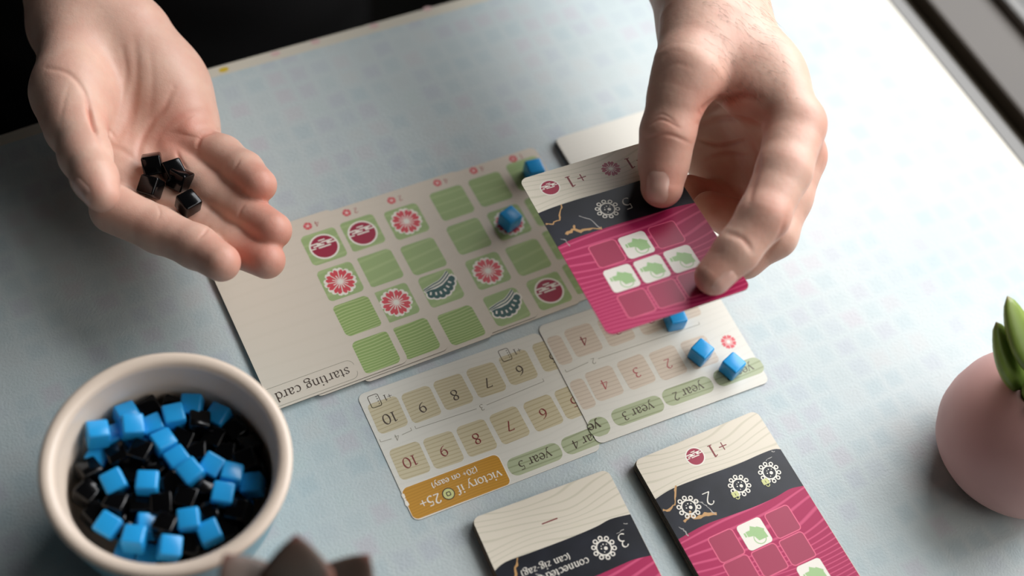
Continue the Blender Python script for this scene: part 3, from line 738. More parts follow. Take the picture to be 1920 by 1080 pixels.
for i in range(nr+1):
    for k in range(ns): V.append((18*i/nr*math.cos(2*PI*k/ns)*MM, 18*i/nr*math.sin(2*PI*k/ns)*MM, (50+rr.uniform(-1.2, 1.2))*MM))
for i in range(nr):
    for k in range(ns): Fc.append((i*ns+k, i*ns+(k+1) % ns, (i+1)*ns+(k+1) % ns, (i+1)*ns+k))
pydata('soil', V, Fc, msoil, pot, True)
mleaf = mat('green_succulent_leaf', rgb(120, 146, 58), .35, .5, sss=.2, sssr=(.4, 1, .2), sssc=.003); t = NT(mleaf)
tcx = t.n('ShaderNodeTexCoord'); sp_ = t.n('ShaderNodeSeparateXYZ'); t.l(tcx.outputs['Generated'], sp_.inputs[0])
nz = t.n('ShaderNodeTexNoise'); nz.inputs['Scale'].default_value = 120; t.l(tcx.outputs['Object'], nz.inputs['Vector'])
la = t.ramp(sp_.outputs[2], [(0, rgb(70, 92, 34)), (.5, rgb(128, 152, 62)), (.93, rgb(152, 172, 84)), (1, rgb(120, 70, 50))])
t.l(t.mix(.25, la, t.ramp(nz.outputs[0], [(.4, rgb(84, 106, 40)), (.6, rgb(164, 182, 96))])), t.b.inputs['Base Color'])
def leafmesh(name, L, W, T, curl, m, n=12, q=10, pinch=.9, tipw=.0):
    """plump leaf along +Z, face towards +Y, pointed tip"""
    V = []; F = []
    for i in range(n+1):
        s = i/n; w = W/2*(math.sin(PI*min(1, s**pinch))**.6*(1-.15*s) if i < n else 0) if i else W*.16
        th = T/2*(math.sin(PI*(.12+.86*s)))**.6
        if tipw: w = W/2*(.25+.75*math.sin(min(1, s/.62)*PI/2))*min(1, max(.02, (1-s)/.36))**.75
        if i == n: w = W*.015; th = T*.02
        y0 = curl*s*s*L
        for k in range(q):
            a = 2*PI*k/q; V.append((w*math.cos(a)*MM, (y0+th*math.sin(a)*(1 if math.sin(a) < 0 else .55))*MM, L*s*MM))
    for i in range(n):
        for k in range(q): F.append((i*q+k, i*q+(k+1) % q, (i+1)*q+(k+1) % q, (i+1)*q+k))
    F.append(tuple(range(q))[::-1]); F.append(tuple(range(n*q, n*q+q)))
    me = bpy.data.meshes.new(name); me.from_pydata(V, [], F); me.update(); me.materials.append(m)
    me.polygons.foreach_set('use_smooth', [True]*len(me.polygons)); return me
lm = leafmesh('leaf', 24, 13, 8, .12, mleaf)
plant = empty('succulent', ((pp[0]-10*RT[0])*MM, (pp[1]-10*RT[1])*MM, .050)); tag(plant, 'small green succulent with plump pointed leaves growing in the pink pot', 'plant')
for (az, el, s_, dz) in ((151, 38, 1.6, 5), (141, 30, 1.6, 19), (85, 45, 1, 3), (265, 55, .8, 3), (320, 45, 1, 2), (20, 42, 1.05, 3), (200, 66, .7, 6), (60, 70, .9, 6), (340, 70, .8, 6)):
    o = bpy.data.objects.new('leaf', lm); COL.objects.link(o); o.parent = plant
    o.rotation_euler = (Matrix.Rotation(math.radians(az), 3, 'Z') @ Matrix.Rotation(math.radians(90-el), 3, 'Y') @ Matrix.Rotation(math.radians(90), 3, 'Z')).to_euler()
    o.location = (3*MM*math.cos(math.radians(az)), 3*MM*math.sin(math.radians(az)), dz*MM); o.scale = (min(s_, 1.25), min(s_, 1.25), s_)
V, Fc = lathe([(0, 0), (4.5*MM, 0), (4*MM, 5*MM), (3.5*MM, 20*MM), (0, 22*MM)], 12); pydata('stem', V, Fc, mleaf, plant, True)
# ------------------------------------------------------------------ dusky rosette in its own pot, nearest the lens
mrose = mat('dusky_grey_leaf', rgb(112, 92, 84), .5, .4, sss=.1); t = NT(mrose)
tcx = t.n('ShaderNodeTexCoord'); sp_ = t.n('ShaderNodeSeparateXYZ'); t.l(tcx.outputs['Generated'], sp_.inputs[0])
ab = t.n('ShaderNodeMath', operation='SUBTRACT'); t.l(sp_.outputs[0], ab.inputs[0]); ab.inputs[1].default_value = .5
ac = t.n('ShaderNodeMath', operation='ABSOLUTE'); t.l(ab.outputs[0], ac.inputs[0])
ed = t.ramp(ac.outputs[0], [(.30, (0, 0, 0, 1)), (.5, (1, 1, 1, 1))])
ct = t.ramp(sp_.outputs[2], [(0, rgb(50, 52, 42)), (.6, rgb(92, 88, 82)), (.92, rgb(104, 84, 74)), (1, rgb(100, 48, 38))])
t.l(t.mix(ed, ct, rgb(122, 82, 70)), t.b.inputs['Base Color'])
rp = at(556, 1216, 92); mterra = mat('terracotta', rgb(150, 92, 66), .8)
t = NT(mterra); nz = t.n('ShaderNodeTexNoise'); nz.inputs['Scale'].default_value = 50; t.l(t.coords(), nz.inputs['Vector']); t.l(t.ramp(nz.outputs[0], [(.3, rgb(140, 84, 60)), (.7, rgb(160, 102, 76))]), t.b.inputs['Base Color'])
pot2 = empty('pot', (rp[0]*MM, rp[1]*MM, 0)); tag(pot2, 'terracotta pot under the dusky rosette at the bottom edge', 'flowerpot')
V, Fc = lathe([(r*MM, z*MM) for r, z in [(0, .2), (22, .2), (24, 2), (30, 62), (31, 63), (33, 63.5), (34, 80), (33, 81), (31, 80.5), (30, 74)]]); pydata('pot_body', V, Fc, mterra, pot2, True)
V, Fc = lathe([(0, .077), (.0305, .0765)], 32); pydata('soil', V, Fc, msoil, pot2, True)
rm = leafmesh('leaf', 40, 25, 6, .10, mrose, pinch=1.1, tipw=1)
ros = empty('succulent', (rp[0]*MM, rp[1]*MM, .080)); tag(ros, 'dusky brown-grey rosette succulent, blurred, at the bottom edge beside the bowl', 'plant')
for (az, el, s_, dz) in [(106, 42, 1.0, 4), (64, 30, .98, 2), (146, 30, 1.0, 2), (5, 28, .95, 2), (170, 28, 1, 2), (215, 30, 1, 2), (260, 30, 1, 2), (310, 30, 1, 2), (68, 22, .9, 0), (25, 55, .75, 6), (105, 60, .7, 6), (180, 58, .7, 6), (250, 60, .7, 6), (320, 58, .7, 6), (70, 76, .5, 8), (190, 76, .5, 8), (310, 76, .5, 8)]:
    o = bpy.data.objects.new('leaf', rm); COL.objects.link(o); o.parent = ros
    o.rotation_euler = (Matrix.Rotation(math.radians(az), 3, 'Z') @ Matrix.Rotation(math.radians(90-el), 3, 'Y') @ Matrix.Rotation(math.radians(90), 3, 'Z')).to_euler()
    o.location = (3*MM*math.cos(math.radians(az)), 3*MM*math.sin(math.radians(az)), dz*MM); o.scale = (s_, s_, s_)
V, Fc = lathe([(0, -4*MM), (7*MM, -4*MM), (6*MM, 4*MM), (3*MM, 10*MM), (0, 11*MM)], 12); pydata('stem', V, Fc, mrose, ros, True)
# ------------------------------------------------------------------ hands: smooth union of tapered limbs, meshed on a grid
def smin(a, b, k):
    h = np.clip(.5+.5*(b-a)/k, 0, 1)
    return b+(a-b)*h-k*h*(1-h)
def seg(P, a, b, ra, rb):
    ab = b-a; q = P-a; h = np.clip((q@ab)/np.float32(ab@ab), 0, 1)
    d = q-h[:, None]*ab
    return np.sqrt(np.einsum('ij,ij->i', d, d))-(ra+(rb-ra)*h)
class Flesh:
    """groups: list of (k_inside, k_to_rest, [(p0, r0), (p1, r1), ...] chains or ellipsoids)"""
    def __init__(s): s.groups = []; s.cuts = []
    def add(s, k_in, k_out, *chains): s.groups.append((k_in, k_out, chains))
    def __call__(s, P):
        P = P.astype(np.float32); tot = None
        for k_in, k_out, chains in s.groups:
            g = None
            for ch in chains:
                for (p0, r0), (p1, r1) in zip(ch[:-1], ch[1:]):
                    d = seg(P, np.float32(p0), np.float32(p1), np.float32(r0), np.float32(r1))
                    g = d if g is None else smin(g, d, np.float32(k_in))
            tot = g if tot is None else smin(tot, g, np.float32(k_out))
        for (c, r, k) in s.cuts:
            d = -(np.linalg.norm(P-np.float32(c), axis=1)-r); tot = -smin(-tot, -d, k)
        return tot
def surface_nets(f, lo, hi, h):
    n = np.ceil((hi-lo)/h).astype(int)+1
    ax = [lo[i]+h*np.arange(n[i]) for i in range(3)]
    G = np.empty(n, np.float32)
    for i in range(n[0]):
        yy, zz = np.meshgrid(ax[1], ax[2], indexing='ij')
        P = np.stack([np.full(yy.size, ax[0][i]), yy.ravel(), zz.ravel()], 1)
        G[i] = f(P).reshape(n[1], n[2])
    S = G < 0
    C = [S[dx:n[0]-1+dx, dy:n[1]-1+dy, dz:n[2]-1+dz] for dx in (0, 1) for dy in (0, 1) for dz in (0, 1)]
    cnt = sum(c.astype(int) for c in C); act = (cnt > 0) & (cnt < 8)
    idx = -np.ones(act.shape, int); ijk = np.argwhere(act); idx[act] = np.arange(len(ijk))
    acc = np.zeros((len(ijk), 3)); num = np.zeros(len(ijk))
    corners = [(dx, dy, dz) for dx in (0, 1) for dy in (0, 1) for dz in (0, 1)]
    val = [G[ijk[:, 0]+c[0], ijk[:, 1]+c[1], ijk[:, 2]+c[2]] for c in corners]
    for a in range(8):
        for b in range(a+1, 8):
            ca, cb = np.array(corners[a]), np.array(corners[b])
            if abs(ca-cb).sum() != 1: continue
            va, vb = val[a], val[b]; m = (va < 0) != (vb < 0)
            t_ = np.where(m, va/(va-vb+1e-12), 0)
            acc += m[:, None]*(ca+t_[:, None]*(cb-ca)); num += m
    V = lo+h*(ijk+acc/num[:, None])
    Q = []
    for axn in range(3):
        o1, o2 = [(1, 2), (2, 0), (0, 1)][axn]
        sl0 = [slice(None)]*3; sl1 = [slice(None)]*3
        sl0[axn] = slice(0, n[axn]-1); sl1[axn] = slice(1, n[axn])
        a, b = S[tuple(sl0)], S[tuple(sl1)]
        E = np.argwhere(a != b)
        E = E[(E[:, o1] > 0) & (E[:, o2] > 0) & (E[:, o1] < n[o1]-1) & (E[:, o2] < n[o2]-1)]
        sgn = a[E[:, 0], E[:, 1], E[:, 2]]
        def cell(d1, d2):
            c = E.copy(); c[:, o1] -= d1; c[:, o2] -= d2; return idx[c[:, 0], c[:, 1], c[:, 2]]
        q = np.stack([cell(1, 1), cell(0, 1), cell(0, 0), cell(1, 0)], 1)
        q[~sgn] = q[~sgn][:, ::-1]
        Q.append(q)
    Q = np.concatenate(Q); Q = Q[(Q >= 0).all(1)]
    return V, Q
def gradient(f, V, e=.3):
    g = np.stack([f(V+e*d)-f(V-e*d) for d in np.eye(3)], 1)
    return g/(np.linalg.norm(g, axis=1)[:, None]+1e-9)
def settle(f, V, n=2):
    for _ in range(n):
        V = V-gradient(f, V)*f(V)[:, None]*.9
    return V
def split_quads(V, Q):
    """one step of quad subdivision (midpoints)"""
    E = np.concatenate([Q[:, [0, 1]], Q[:, [1, 2]], Q[:, [2, 3]], Q[:, [3, 0]]]); E.sort(1)
    U, inv = np.unique(E, axis=0, return_inverse=True); inv = inv.ravel()
    nq = len(Q); nv = len(V); ne = len(U)
    Vn = np.concatenate([V, V[U].mean(1), V[Q].mean(1)])
    e = [nv+inv[k*nq:(k+1)*nq] for k in range(4)]; c = nv+ne+np.arange(nq)
    Qn = np.concatenate([np.stack([Q[:, 0], e[0], c, e[3]], 1), np.stack([e[0], Q[:, 1], e[1], c], 1),
                         np.stack([c, e[1], Q[:, 2], e[2]], 1), np.stack([e[3], c, e[2], Q[:, 3]], 1)])
    return Vn, Qn
def polydist(U, Vv, P):
    """distance in pixels from points to a polyline, with the place along it (0..1)"""
    best = np.full(len(U), 1e9); along = np.zeros(len(U)); P = np.array(P, float); n = len(P)-1
    for i in range(n):
        a, b = P[i], P[i+1]; ab = b-a
        h = np.clip(((U-a[0])*ab[0]+(Vv-a[1])*ab[1])/(ab@ab), 0, 1)
        d = np.hypot(U-a[0]-h*ab[0], Vv-a[1]-h*ab[1]); m = d < best
        best = np.where(m, d, best); along = np.where(m, (i+h)/n, along)
    return best, along
ZO = 0
def H(u, v, z, r=None):
    p = at(u, v, z+ZO)
    return p if r is None else (p, r*(1-ZO*.0015))
def chain(*J): return [H(*j) for j in J]
# --- the palm-up hand on the left of the picture
ZO = -28
LH = Flesh()
LH.add(16, 14, chain((95, -200, 92, 20), (120, -60, 80, 16), (118, 40, 72, 14)),
               chain((135, -200, 92, 20), (148, -60, 78, 15.5), (172, 40, 70, 15)))
LH.add(14, 12, chain((150, 60, 70, 17), (198, 200, 62, 13), (222, 375, 58, 10.5)),
               chain((170, 60, 70, 17), (240, 200, 60, 13), (280, 350, 55, 10)),
               chain((195, 60, 70, 17), (288, 190, 60, 12.5), (325, 305, 55, 9.8)),
               chain((215, 60, 70, 16), (320, 180, 62, 12.5), (366, 272, 60, 10)),
               chain((252, 68, 74, 14.5), (300, 150, 68, 14), (342, 225, 65, 11.5)))       # heel on the little-finger side
LH.add(8, 8, chain((140, 90, 76, 15), (135, 175, 80, 15.5), (140, 240, 84, 11.5)))          # ball of the thumb
LH.add(5, 6, chain((138, 215, 84, 12), (160, 292, 90, 9.6), (178, 335, 94, 8.2), (190, 364, 95, 6.9)))
LI = [(215, 392, 66, 10.2), (300, 432, 68, 9.2), (368, 463, 73, 8.6), (415, 492, 78, 7.6)]
LM = [(275, 352, 60, 9.6), (372, 418, 60, 9.0), (445, 462, 66, 8.4), (500, 488, 72, 7.5)]
LR = [(325, 305, 60, 9.6), (402, 365, 64, 9.0), (462, 400, 70, 8.4), (512, 432, 77, 7.6)]
LL = [(372, 275, 64, 9.2), (418, 292, 68, 8.3), (458, 320, 74, 7.8), (487, 347, 80, 7.0)]
for F_ in (LM, LR, LI, LL): LH.add(3, 2.2, chain(*F_))
# --- the hand that holds the card
ZO = 0
RH = Flesh()
RH.add(16, 12, chain((1300, -230, 132, 26), (1338, -50, 112, 19), (1342, 40, 106, 18)),
               chain((1230, -230, 112, 25), (1305, -50, 92, 20), (1335, 60, 92, 18)))
RH.add(14, 10, chain((1345, 40, 104, 19), (1432, 140, 106, 14), (1492, 230, 108, 12)),
               chain((1345, 50, 96, 18), (1436, 170, 92, 13), (1497, 292, 88, 11.5)),
               chain((1335, 60, 88, 18), (1415, 190, 78, 13), (1462, 330, 70, 11)),
               chain((1330, 70, 82, 17), (1385, 200, 64, 14), (1415, 320, 54, 11)),
               chain((1335, 110, 78, 16), (1352, 215, 56, 15), (1358, 300, 44, 14), (1368, 350, 40, 11)))
RH.add(10, 8, chain((1320, 60, 110, 19), (1290, 135, 112, 14)), chain((1330, 80, 108, 15), (1400, 165, 106, 12)))
RH.add(5, 5, chain((1290, 130, 112, 13.5), (1270, 180, 107, 11.4), (1252, 248, 99, 10.6), (1245, 300, 91, 9.7), (1241, 350, 85.5, 8.8)))
RI = [(1492, 235, 107, 12.4), (1470, 320, 106, 11), (1432, 405, 102, 10.2), (1382, 470, 95, 8.8), (1338, 518, 89, 7.6)]
RM = [(1497, 295, 88, 11.6), (1475, 370, 84, 10.4), (1450, 440, 80, 9.8), (1395, 482, 72, 8.6), (1335, 490, 68.5, 7.6)]
RR = [(1462, 330, 68, 11), (1436, 425, 58, 9.4), (1380, 412, 57, 8.6), (1330, 392, 61, 7.8)]
RL = [(1410, 325, 50, 10.5), (1390, 388, 42, 8.6), (1338, 372, 46, 7.8), (1292, 358, 54, 7.2)]
for F_ in (RL, RR, RM, RI): RH.add(3, 2.4, chain(*F_))
mskin = mat('skin', rgb(214, 160, 134), .48, .4, sss=.3, sssr=(1.0, .4, .28), sssc=.003)
t = NT(mskin)
at_ = t.n('ShaderNodeAttribute', attribute_name='tone')
nz = t.n('ShaderNodeTexNoise'); nz.inputs['Scale'].default_value = 90; nz.inputs['Detail'].default_value = 4; t.l(t.coords(), nz.inputs['Vector'])
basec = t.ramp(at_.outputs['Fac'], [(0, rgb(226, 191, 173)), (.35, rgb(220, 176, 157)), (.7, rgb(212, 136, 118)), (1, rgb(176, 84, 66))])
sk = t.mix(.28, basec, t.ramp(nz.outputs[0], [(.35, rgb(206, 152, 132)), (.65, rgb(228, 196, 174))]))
t.l(sk, t.b.inputs['Base Color'])
vo = t.n('ShaderNodeTexVoronoi', feature='DISTANCE_TO_EDGE'); vo.inputs['Scale'].default_value = 900; t.l(t.coords(), vo.inputs['Vector'])
nb = t.n('ShaderNodeTexNoise'); nb.inputs['Scale'].default_value = 420; nb.inputs['Detail'].default_value = 3; t.l(t.coords(), nb.inputs['Vector'])
b1_ = t.bump(nb.outputs[0], .22, .0005); t.bump(vo.outputs['Distance'], .12, .0003, b1_)
HANDRES = 1.7
def make_hand(f, lo, hi, creases, tones):
    """creases: (pixel polyline, depth mm, width px); tones: (centre point, radius mm, amount)"""
    V, Q = surface_nets(f, lo, hi, HANDRES)
    V = settle(f, V); V, Q = split_quads(V, Q); V = settle(f, V, 1)
    if HANDRES > .9 and len(V) < 150000: V, Q = split_quads(V, Q); V = settle(f, V, 1)
    N = gradient(f, V); tone = np.full(len(V), .3)
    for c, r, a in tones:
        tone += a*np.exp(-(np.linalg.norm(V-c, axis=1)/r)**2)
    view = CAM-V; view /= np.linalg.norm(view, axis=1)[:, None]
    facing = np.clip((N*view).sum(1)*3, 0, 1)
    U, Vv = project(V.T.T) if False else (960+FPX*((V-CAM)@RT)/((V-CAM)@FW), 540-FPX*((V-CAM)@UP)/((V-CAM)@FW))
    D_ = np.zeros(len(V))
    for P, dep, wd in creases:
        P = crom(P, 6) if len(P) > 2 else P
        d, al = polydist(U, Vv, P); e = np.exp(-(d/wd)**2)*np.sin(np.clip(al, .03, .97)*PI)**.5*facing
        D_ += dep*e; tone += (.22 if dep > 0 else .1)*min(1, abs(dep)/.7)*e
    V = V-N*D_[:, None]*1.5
    return V, Q, np.clip(tone, 0, 1)
def bounds(f, pad=6, ytop=None):
    P = []; 
    for _, _, chs in f.groups:
        for ch in chs:
            for p, r in ch: P += [p-r-pad, p+r+pad]
    P = np.array(P); return P.min(0), P.max(0)
person = empty('person', (at(700, -300, 0)[0]*MM, at(700, -300, 0)[1]*MM, FLOORZ))
tag(person, 'seated person in black clothes, one palm holding black cubes, other hand holding the card', 'person')
pinv = Matrix.Translation(-Vector(person.location))
def ptip(c, k=-1): return H(*c[k][:3])
CR_L = [([(88, 128), (128, 138), (158, 172), (172, 223), (184, 259), (203, 296)], .35, 5), ([(165, 200), (173, 228), (180, 246)], .9, 5),
        ([(325, 165), (306, 205), (285, 228), (262, 275), (262, 306)], .45, 7), ([(252, 70), (256, 130), (252, 200), (240, 262)], .3, 8),
        ([(395, 208), (353, 212), (318, 232), (290, 262)], .3, 7), ([(369, 280), (378, 256), (412, 244)], .6, 4.5),
        ([(350, 318), (336, 296), (332, 284)], .4, 4), ([(214, 268), (238, 230), (252, 160)], .3, 9), ([(196, 276), (225, 280), (262, 306)], .2, 6),
        ([(228, 80), (236, 140), (220, 215)], .16, 6), ([(280, 90), (286, 150), (280, 220)], .14, 7), ([(188, 240), (206, 246), (216, 258)], .15, 3.5),
        ([(190, 252), (204, 260), (210, 272)], .15, 3), ([(276, 330), (300, 316), (330, 318)], .2, 5),
        ([(345, 226), (352, 240), (350, 254)], -.9, 22), ([(298, 262), (310, 270), (318, 280)], -.35, 14),
        ([(372, 448), (384, 436), (392, 424)], .2, 3), ([(294, 384), (300, 398), (296, 412)], .14, 3),
        ([(450, 300), (440, 316), (432, 332)], .2, 3), ([(458, 384), (450, 396), (446, 412)], .2, 3), ([(130, 160), (120, 190), (112, 230)], .1, 5)]
ZO = -28
TN_L = [(ptip(LI), 12, .3), (ptip(LM), 12, .35), (ptip(LR), 12, .4), (ptip(LL), 11, .45), (H(186, 372, 92), 11, .3), (H(352, 240, 72), 14, .3),
        (H(176, 235, 86), 7, .55), (H(300, 300, 66), 14, .15), (H(250, 320, 70), 12, -.1)]
ZO = 0
CR_R = [([(1209, 240), (1239, 224), (1274, 240)], .22, 3.5), ([(1207, 262), (1250, 252), (1292, 268)], .26, 4), ([(1212, 232), (1240, 214), (1268, 230)], .15, 3),
        ([(1316, 212), (1345, 193), (1385, 180), (1420, 184)], 1.5, 9), ([(1312, 232), (1355, 222), (1400, 226), (1432, 240)], .9, 6),
        ([(1360, 436), (1392, 448), (1410, 472)], .35, 6), ([(1408, 262), (1422, 300), (1412, 345), (1404, 380)], .5, 6),
        ([(1310, 262), (1350, 272), (1400, 262)], .7, 4), ([(1318, 300), (1360, 288), (1400, 292)], .5, 4), ([(1225, 150), (1262, 120), (1300, 128)], .08, 5),
        ([(1228, 118), (1258, 96), (1292, 104)], .08, 5), ([(1436, 480), (1462, 440), (1476, 400)], .3, 5)]
TN_R = [(ptip(RI), 11, .3), (H(1241, 352, 92), 11, .4), (H(1345, 200, 108), 16, .35), (H(1540, 235, 108), 10, .3), (H(1538, 300, 88), 9, .3), (H(1250, 250, 108), 9, .2),
        (H(1450, 400, 110), 12, .2), (H(1380, 300, 70), 30, .3), (ptip(RR), 11, .4), (ptip(RL), 11, .4)]
bV = []; bQ = []; bT = []; off = 0
for f, cr_, tn_ in ((LH, CR_L, TN_L), (RH, CR_R, TN_R)):
    lo, hi = bounds(f); V, Q, T_ = make_hand(f, lo, hi, cr_, tn_)
    bV.append(V); bQ.append(Q+off); bT.append(T_); off += len(V)
bV = np.concatenate(bV); bQ = np.concatenate(bQ); bT = np.concatenate(bT)
me = bpy.data.meshes.new('body'); nV, nQ = len(bV), len(bQ)
me.vertices.add(nV); me.vertices.foreach_set('co', ((bV*MM)-np.array(person.location)).astype(np.float32).ravel())
me.loops.add(nQ*4); me.loops.foreach_set('vertex_index', bQ.astype(np.int32).ravel())
me.polygons.add(nQ); me.polygons.foreach_set('loop_start', np.arange(0, nQ*4, 4, dtype=np.int32)); me.polygons.foreach_set('loop_total', np.full(nQ, 4, np.int32))
me.update(calc_edges=True); me.validate()
a_ = me.attributes.new('tone', 'FLOAT', 'POINT'); a_.data.foreach_set('value', bT.astype(np.float32))
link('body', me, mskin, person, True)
# nails: thin plates that follow the flesh
mnail = mat('fingernail', rgb(230, 186, 170), .25, .5, sss=.3, sssr=(1, .5, .4), sssc=.002)
def nail(f, J, dorsal, w, l, back=.1):
    """J: the finger's last two joints; dorsal: world direction out of the nail"""
    a, b = H(*J[-2][:3]), H(*J[-1][:3]); r = J[-1][3]
    ax = (b-a)/np.linalg.norm(b-a); n = dorsal-ax*(dorsal@ax); n /= np.linalg.norm(n); s = np.cross(n, ax)
    nu, nv = 11, 11; V = []; F = []
    for j in range(nv):
        for i in range(nu):
            x, y = i/(nu-1)*2-1, j/(nv-1)*2-1
            ee = 1/max(1e-6, (abs(x)**3.2+abs(y)**3.2)**(1/3.2))*max(abs(x), abs(y)); x *= ee; y *= ee
            o_ = b+ax*(back*r+y*l/2)+s*(x*w/2)
            P = (o_+n*(r*2.2)-s*(x*w*.12)).copy()
            for _ in range(40):
                d = float(f(P[None])[0]); P = P-(n+ (0))*d*.8
                if d < .05: break
            V.append(P+n*(.38-.42*max(abs(x), abs(y))**6))
    for j in range(nv-1):
        for i in range(nu-1):
            k = j*nu+i; F.append((k, k+1, k+1+nu, k+nu))
    V = [tuple(np.array(v)*MM-np.array(person.location)) for v in V]
    o = pydata('fingernail', V, F, mnail, person, True); return o
vdir = lambda u, v, z: (CAM-at(u, v, z))/np.linalg.norm(CAM-at(u, v, z))
TH_R = [(1252, 248, 99, 10.6), (1241, 350, 85.5, 8.8)]
nail(RH, TH_R, vdir(1241, 350, 85)-RT*.25, 12.5, 13.0, .05)
nail(RH, RI, vdir(1338, 518, 89)*.9-UP*.6+RT*.55, 10.5, 10.5, -.05)
ZO = -28
TH_L = [(178, 335, 94, 8.2), (190, 364, 95, 6.9)]
nail(LH, TH_L, -RT*1.0-UP*.1+vdir(186, 368, 89)*.75, 10.5, 12, -.25)
for Fg in (LI, LM, LR, LL): nail(LH, Fg, np.array([0, 0, -1.]), 8, 9, -.3)
ZO = 0
# ---- fine dark hair on the back of the wrist
mhair = mat('brown_arm_hair', rgb(70, 48, 34), .5)
rr = random.Random(11); HV = []; HF = []
pts = [(rr.uniform(1310, 1442)+rr.random()**.6*55*(v_/190), v_) for v_ in [rr.uniform(-10, 185) for _ in range(190)]]
PP0 = np.array([at(u, v, 150) for u, v in pts]); dd = (PP0-CAM)/np.linalg.norm(PP0-CAM, axis=1)[:, None]; hit = PP0.copy()
for _ in range(60): hit = hit+dd*np.clip(RH(hit), None, 20)[:, None]*.8
ok = np.abs(RH(hit)) < .3; NN = gradient(RH, hit)
for i in np.where(ok)[0]:
    p = hit[i]; n = NN[i]; d = RT*rr.uniform(.2, 1.0)-UP*rr.uniform(.3, 1.0); d = d-n*(d@n); d /= np.linalg.norm(d)
    L_ = rr.uniform(4, 8); q = p.copy(); sd = np.cross(n, d); b0 = len(HV); cv = rr.uniform(-.3, .3)
    for j in range(6):
        w_ = .04*(1-j/6.5)
        for a in range(3): HV.append((q+w_*(sd*math.cos(a*2.09)+n*math.sin(a*2.09)))*MM-np.array(person.location))
        dirn = d+n*(.38-.12*j)+sd*cv*j*.4; q = q+dirn/np.linalg.norm(dirn)*L_/5
    for j in range(5):
        for a in range(3): HF.append((b0+j*3+a, b0+j*3+(a+1) % 3, b0+j*3+3+(a+1) % 3, b0+j*3+3+a))
o = pydata('arm_hair', HV, HF, mhair, person); o['kind'] = 'stuff'
# ---- black cubes lying in the palm
def drop(u, v, lift=CS/2):
    """height of the flesh under pixel u, v"""
    P = at(u, v, 140); d = (P-CAM)/np.linalg.norm(P-CAM)
    for _ in range(200):
        s_ = float(LH(P[None])[0])
        if s_ < .05: break
        P = P+d*s_*.8
    n = gradient(LH, P[None])[0]; return P+n*lift, n
pc = [((283, 320), (.5, .35, .9), 8.2, 'topmost black cube of the little heap on the palm, nearest the thumb base'),
      ((288, 356), (.1, -.1, .25), CS/2, 'black cube on the palm half hidden by the index finger'),
      ((333, 350), (.15, .1, .1), CS/2+.6, 'black cube on the palm, in the middle of the little heap'),
      ((357, 391), (-.25, .2, .35), CS/2, 'black cube lying alone between index and middle fingers, bright edge')]
hp = []
for (uv, rot, lift, lab) in pc:
    P, n = drop(*uv, lift=CS/2-.3); hp.append([P, n, rot, lab])
P0, n0 = hp[0][0], hp[0][1]; 
for i in range(3):
    for j in range(i):
        d = hp[i][0]-hp[j][0]; L_ = np.linalg.norm(d)
        if L_ < CS*1.08: m_ = d/L_*(CS*1.08-L_)/2; m_[2] = max(m_[2], -.5); hp[i][0] = hp[i][0]+m_; hp[j][0] = hp[j][0]-m_
for P, n, rot, lab in hp:
    q = Vector(n).to_track_quat('Z', 'Y').to_matrix() @ Euler((rot[0], rot[1], rot[2])).to_matrix()
    o = cube(P, (0, 0, 0), False, lab); o.rotation_euler = q.to_euler()
hc2 = hp[2][0]+np.array([-4.0, 3.2, -.2]); 
cube(hc2, (.2, .1, .75), False, 'black cube on the palm behind the middle cube of the heap', None)
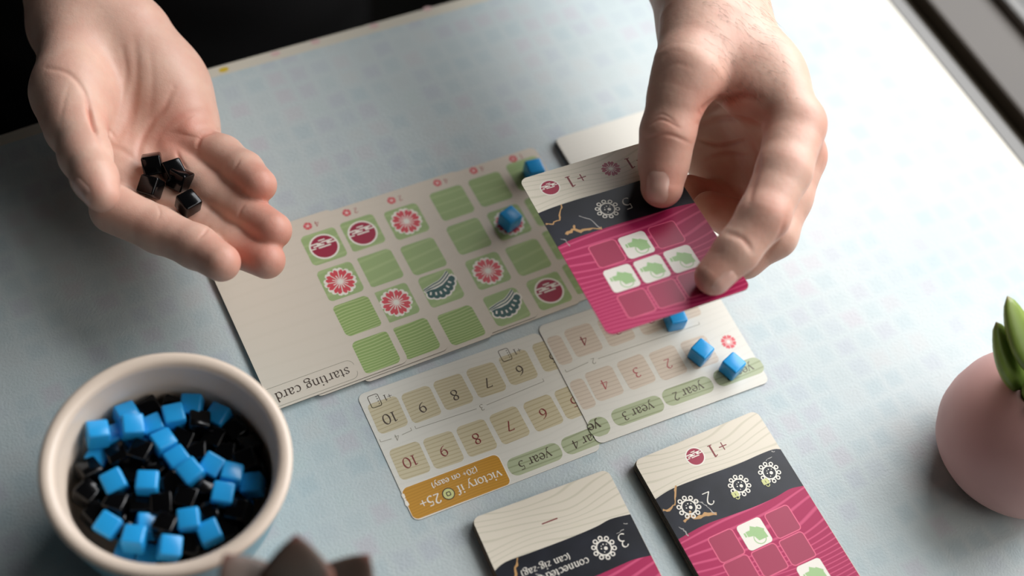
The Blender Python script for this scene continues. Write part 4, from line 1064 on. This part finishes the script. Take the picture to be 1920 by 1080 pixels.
# ---- clothes
mcloth = mat('black_cloth', rgb(16, 15, 15), .9, .2); t = NT(mcloth)
w_ = t.n('ShaderNodeTexWave'); w_.inputs['Scale'].default_value = 160; t.l(t.coords(), w_.inputs['Vector']); t.bump(w_.outputs['Fac'], .3, .001)
Cl = Flesh()
def Wd(a, b, z): return E1*a-E2*b+np.array([0, 0, z])
tc = tloc(at(700, -60, 0))
ax_, ay_ = -60, tc[1]+230
Cl.add(60, 50, [(Wd(ax_-30, ay_, -250), 120), (Wd(ax_-30, ay_+30, 40), 125), (Wd(ax_-30, ay_+40, 200), 105)], [(Wd(ax_+60, ay_, -250), 120), (Wd(ax_+60, ay_+30, 40), 125), (Wd(ax_+60, ay_+40, 200), 105)],
       [(Wd(ax_-130, ay_+60, 240), 65), (Wd(ax_+160, ay_+60, 240), 65)])
eL, eR = H(150, -420, 116), H(1265, -460, 139)
Cl.add(20, 30, [(Wd(ax_-140, ay_+60, 235), 58), (Wd(ax_-190, ay_-20, 110), 50), (H(148, -300, 92), 34), (H(150, -190, 78), 30)])
Cl.add(20, 30, [(Wd(ax_+170, ay_+60, 235), 58), (Wd(ax_+220, ay_-20, 160), 50), (H(1280, -380, 134), 38), (H(1300, -220, 120), 34)])
def simple(f, res, name, m):
    lo, hi = bounds(f, 14); V, Q = surface_nets(f, lo, hi, res); V = settle(f, V)
    N = gradient(f, V, 1); V = V+N*(1.6*np.sin(V[:, [2]]*.09+V[:, [0]]*.03)*np.sin(V[:, [0]]*.05))
    return pydata(name, V*MM-np.array(person.location), Q.tolist(), m, person, True)
simple(Cl, 9.0, 'sweater', mcloth)
Tr = Flesh()
Tr.add(30, 25, [(Wd(ax_-60, ay_, -330), 95), (Wd(ax_-110, ay_-430, -300), 72), (Wd(ax_-110, ay_-450, -690), 50)], [(Wd(ax_+90, ay_, -330), 95), (Wd(ax_+150, ay_-430, -300), 72), (Wd(ax_+150, ay_-450, -690), 50)])
simple(Tr, 11.0, 'trousers', mcloth)
Sh = Flesh()
# shoes and chair under the table, which carry the sitter
msh = mat('black_shoe_leather', rgb(20, 18, 18), .4)
for sx_ in (ax_-110, ax_+150):
    Sh = Flesh(); Sh.add(20, 10, [(Wd(sx_, ay_-430, -705), 34), (Wd(sx_, ay_-540, -712), 28)]); simple(Sh, 8, 'shoe', msh)
ch = empty('chair', tuple(Wd(ax_+15, ay_+10, 0)*MM)); ch.location.z = FLOORZ; ch.rotation_euler = (0, 0, TA)
tag(ch, 'dark wooden chair under the seated person, hidden by the table edge', 'chair')
mch = mat('dark_chair_wood', rgb(38, 28, 22), .5)
from_bm('seat', box_bm(-.2, .23, -.22, .2, .250, .275, .006), mch, ch)
for x in (-.18, .21):
    for y in (-.2, .18): from_bm('leg', box_bm(x-.018, x+.018, y-.018, y+.018, 0, .2499, .003), mch, ch)
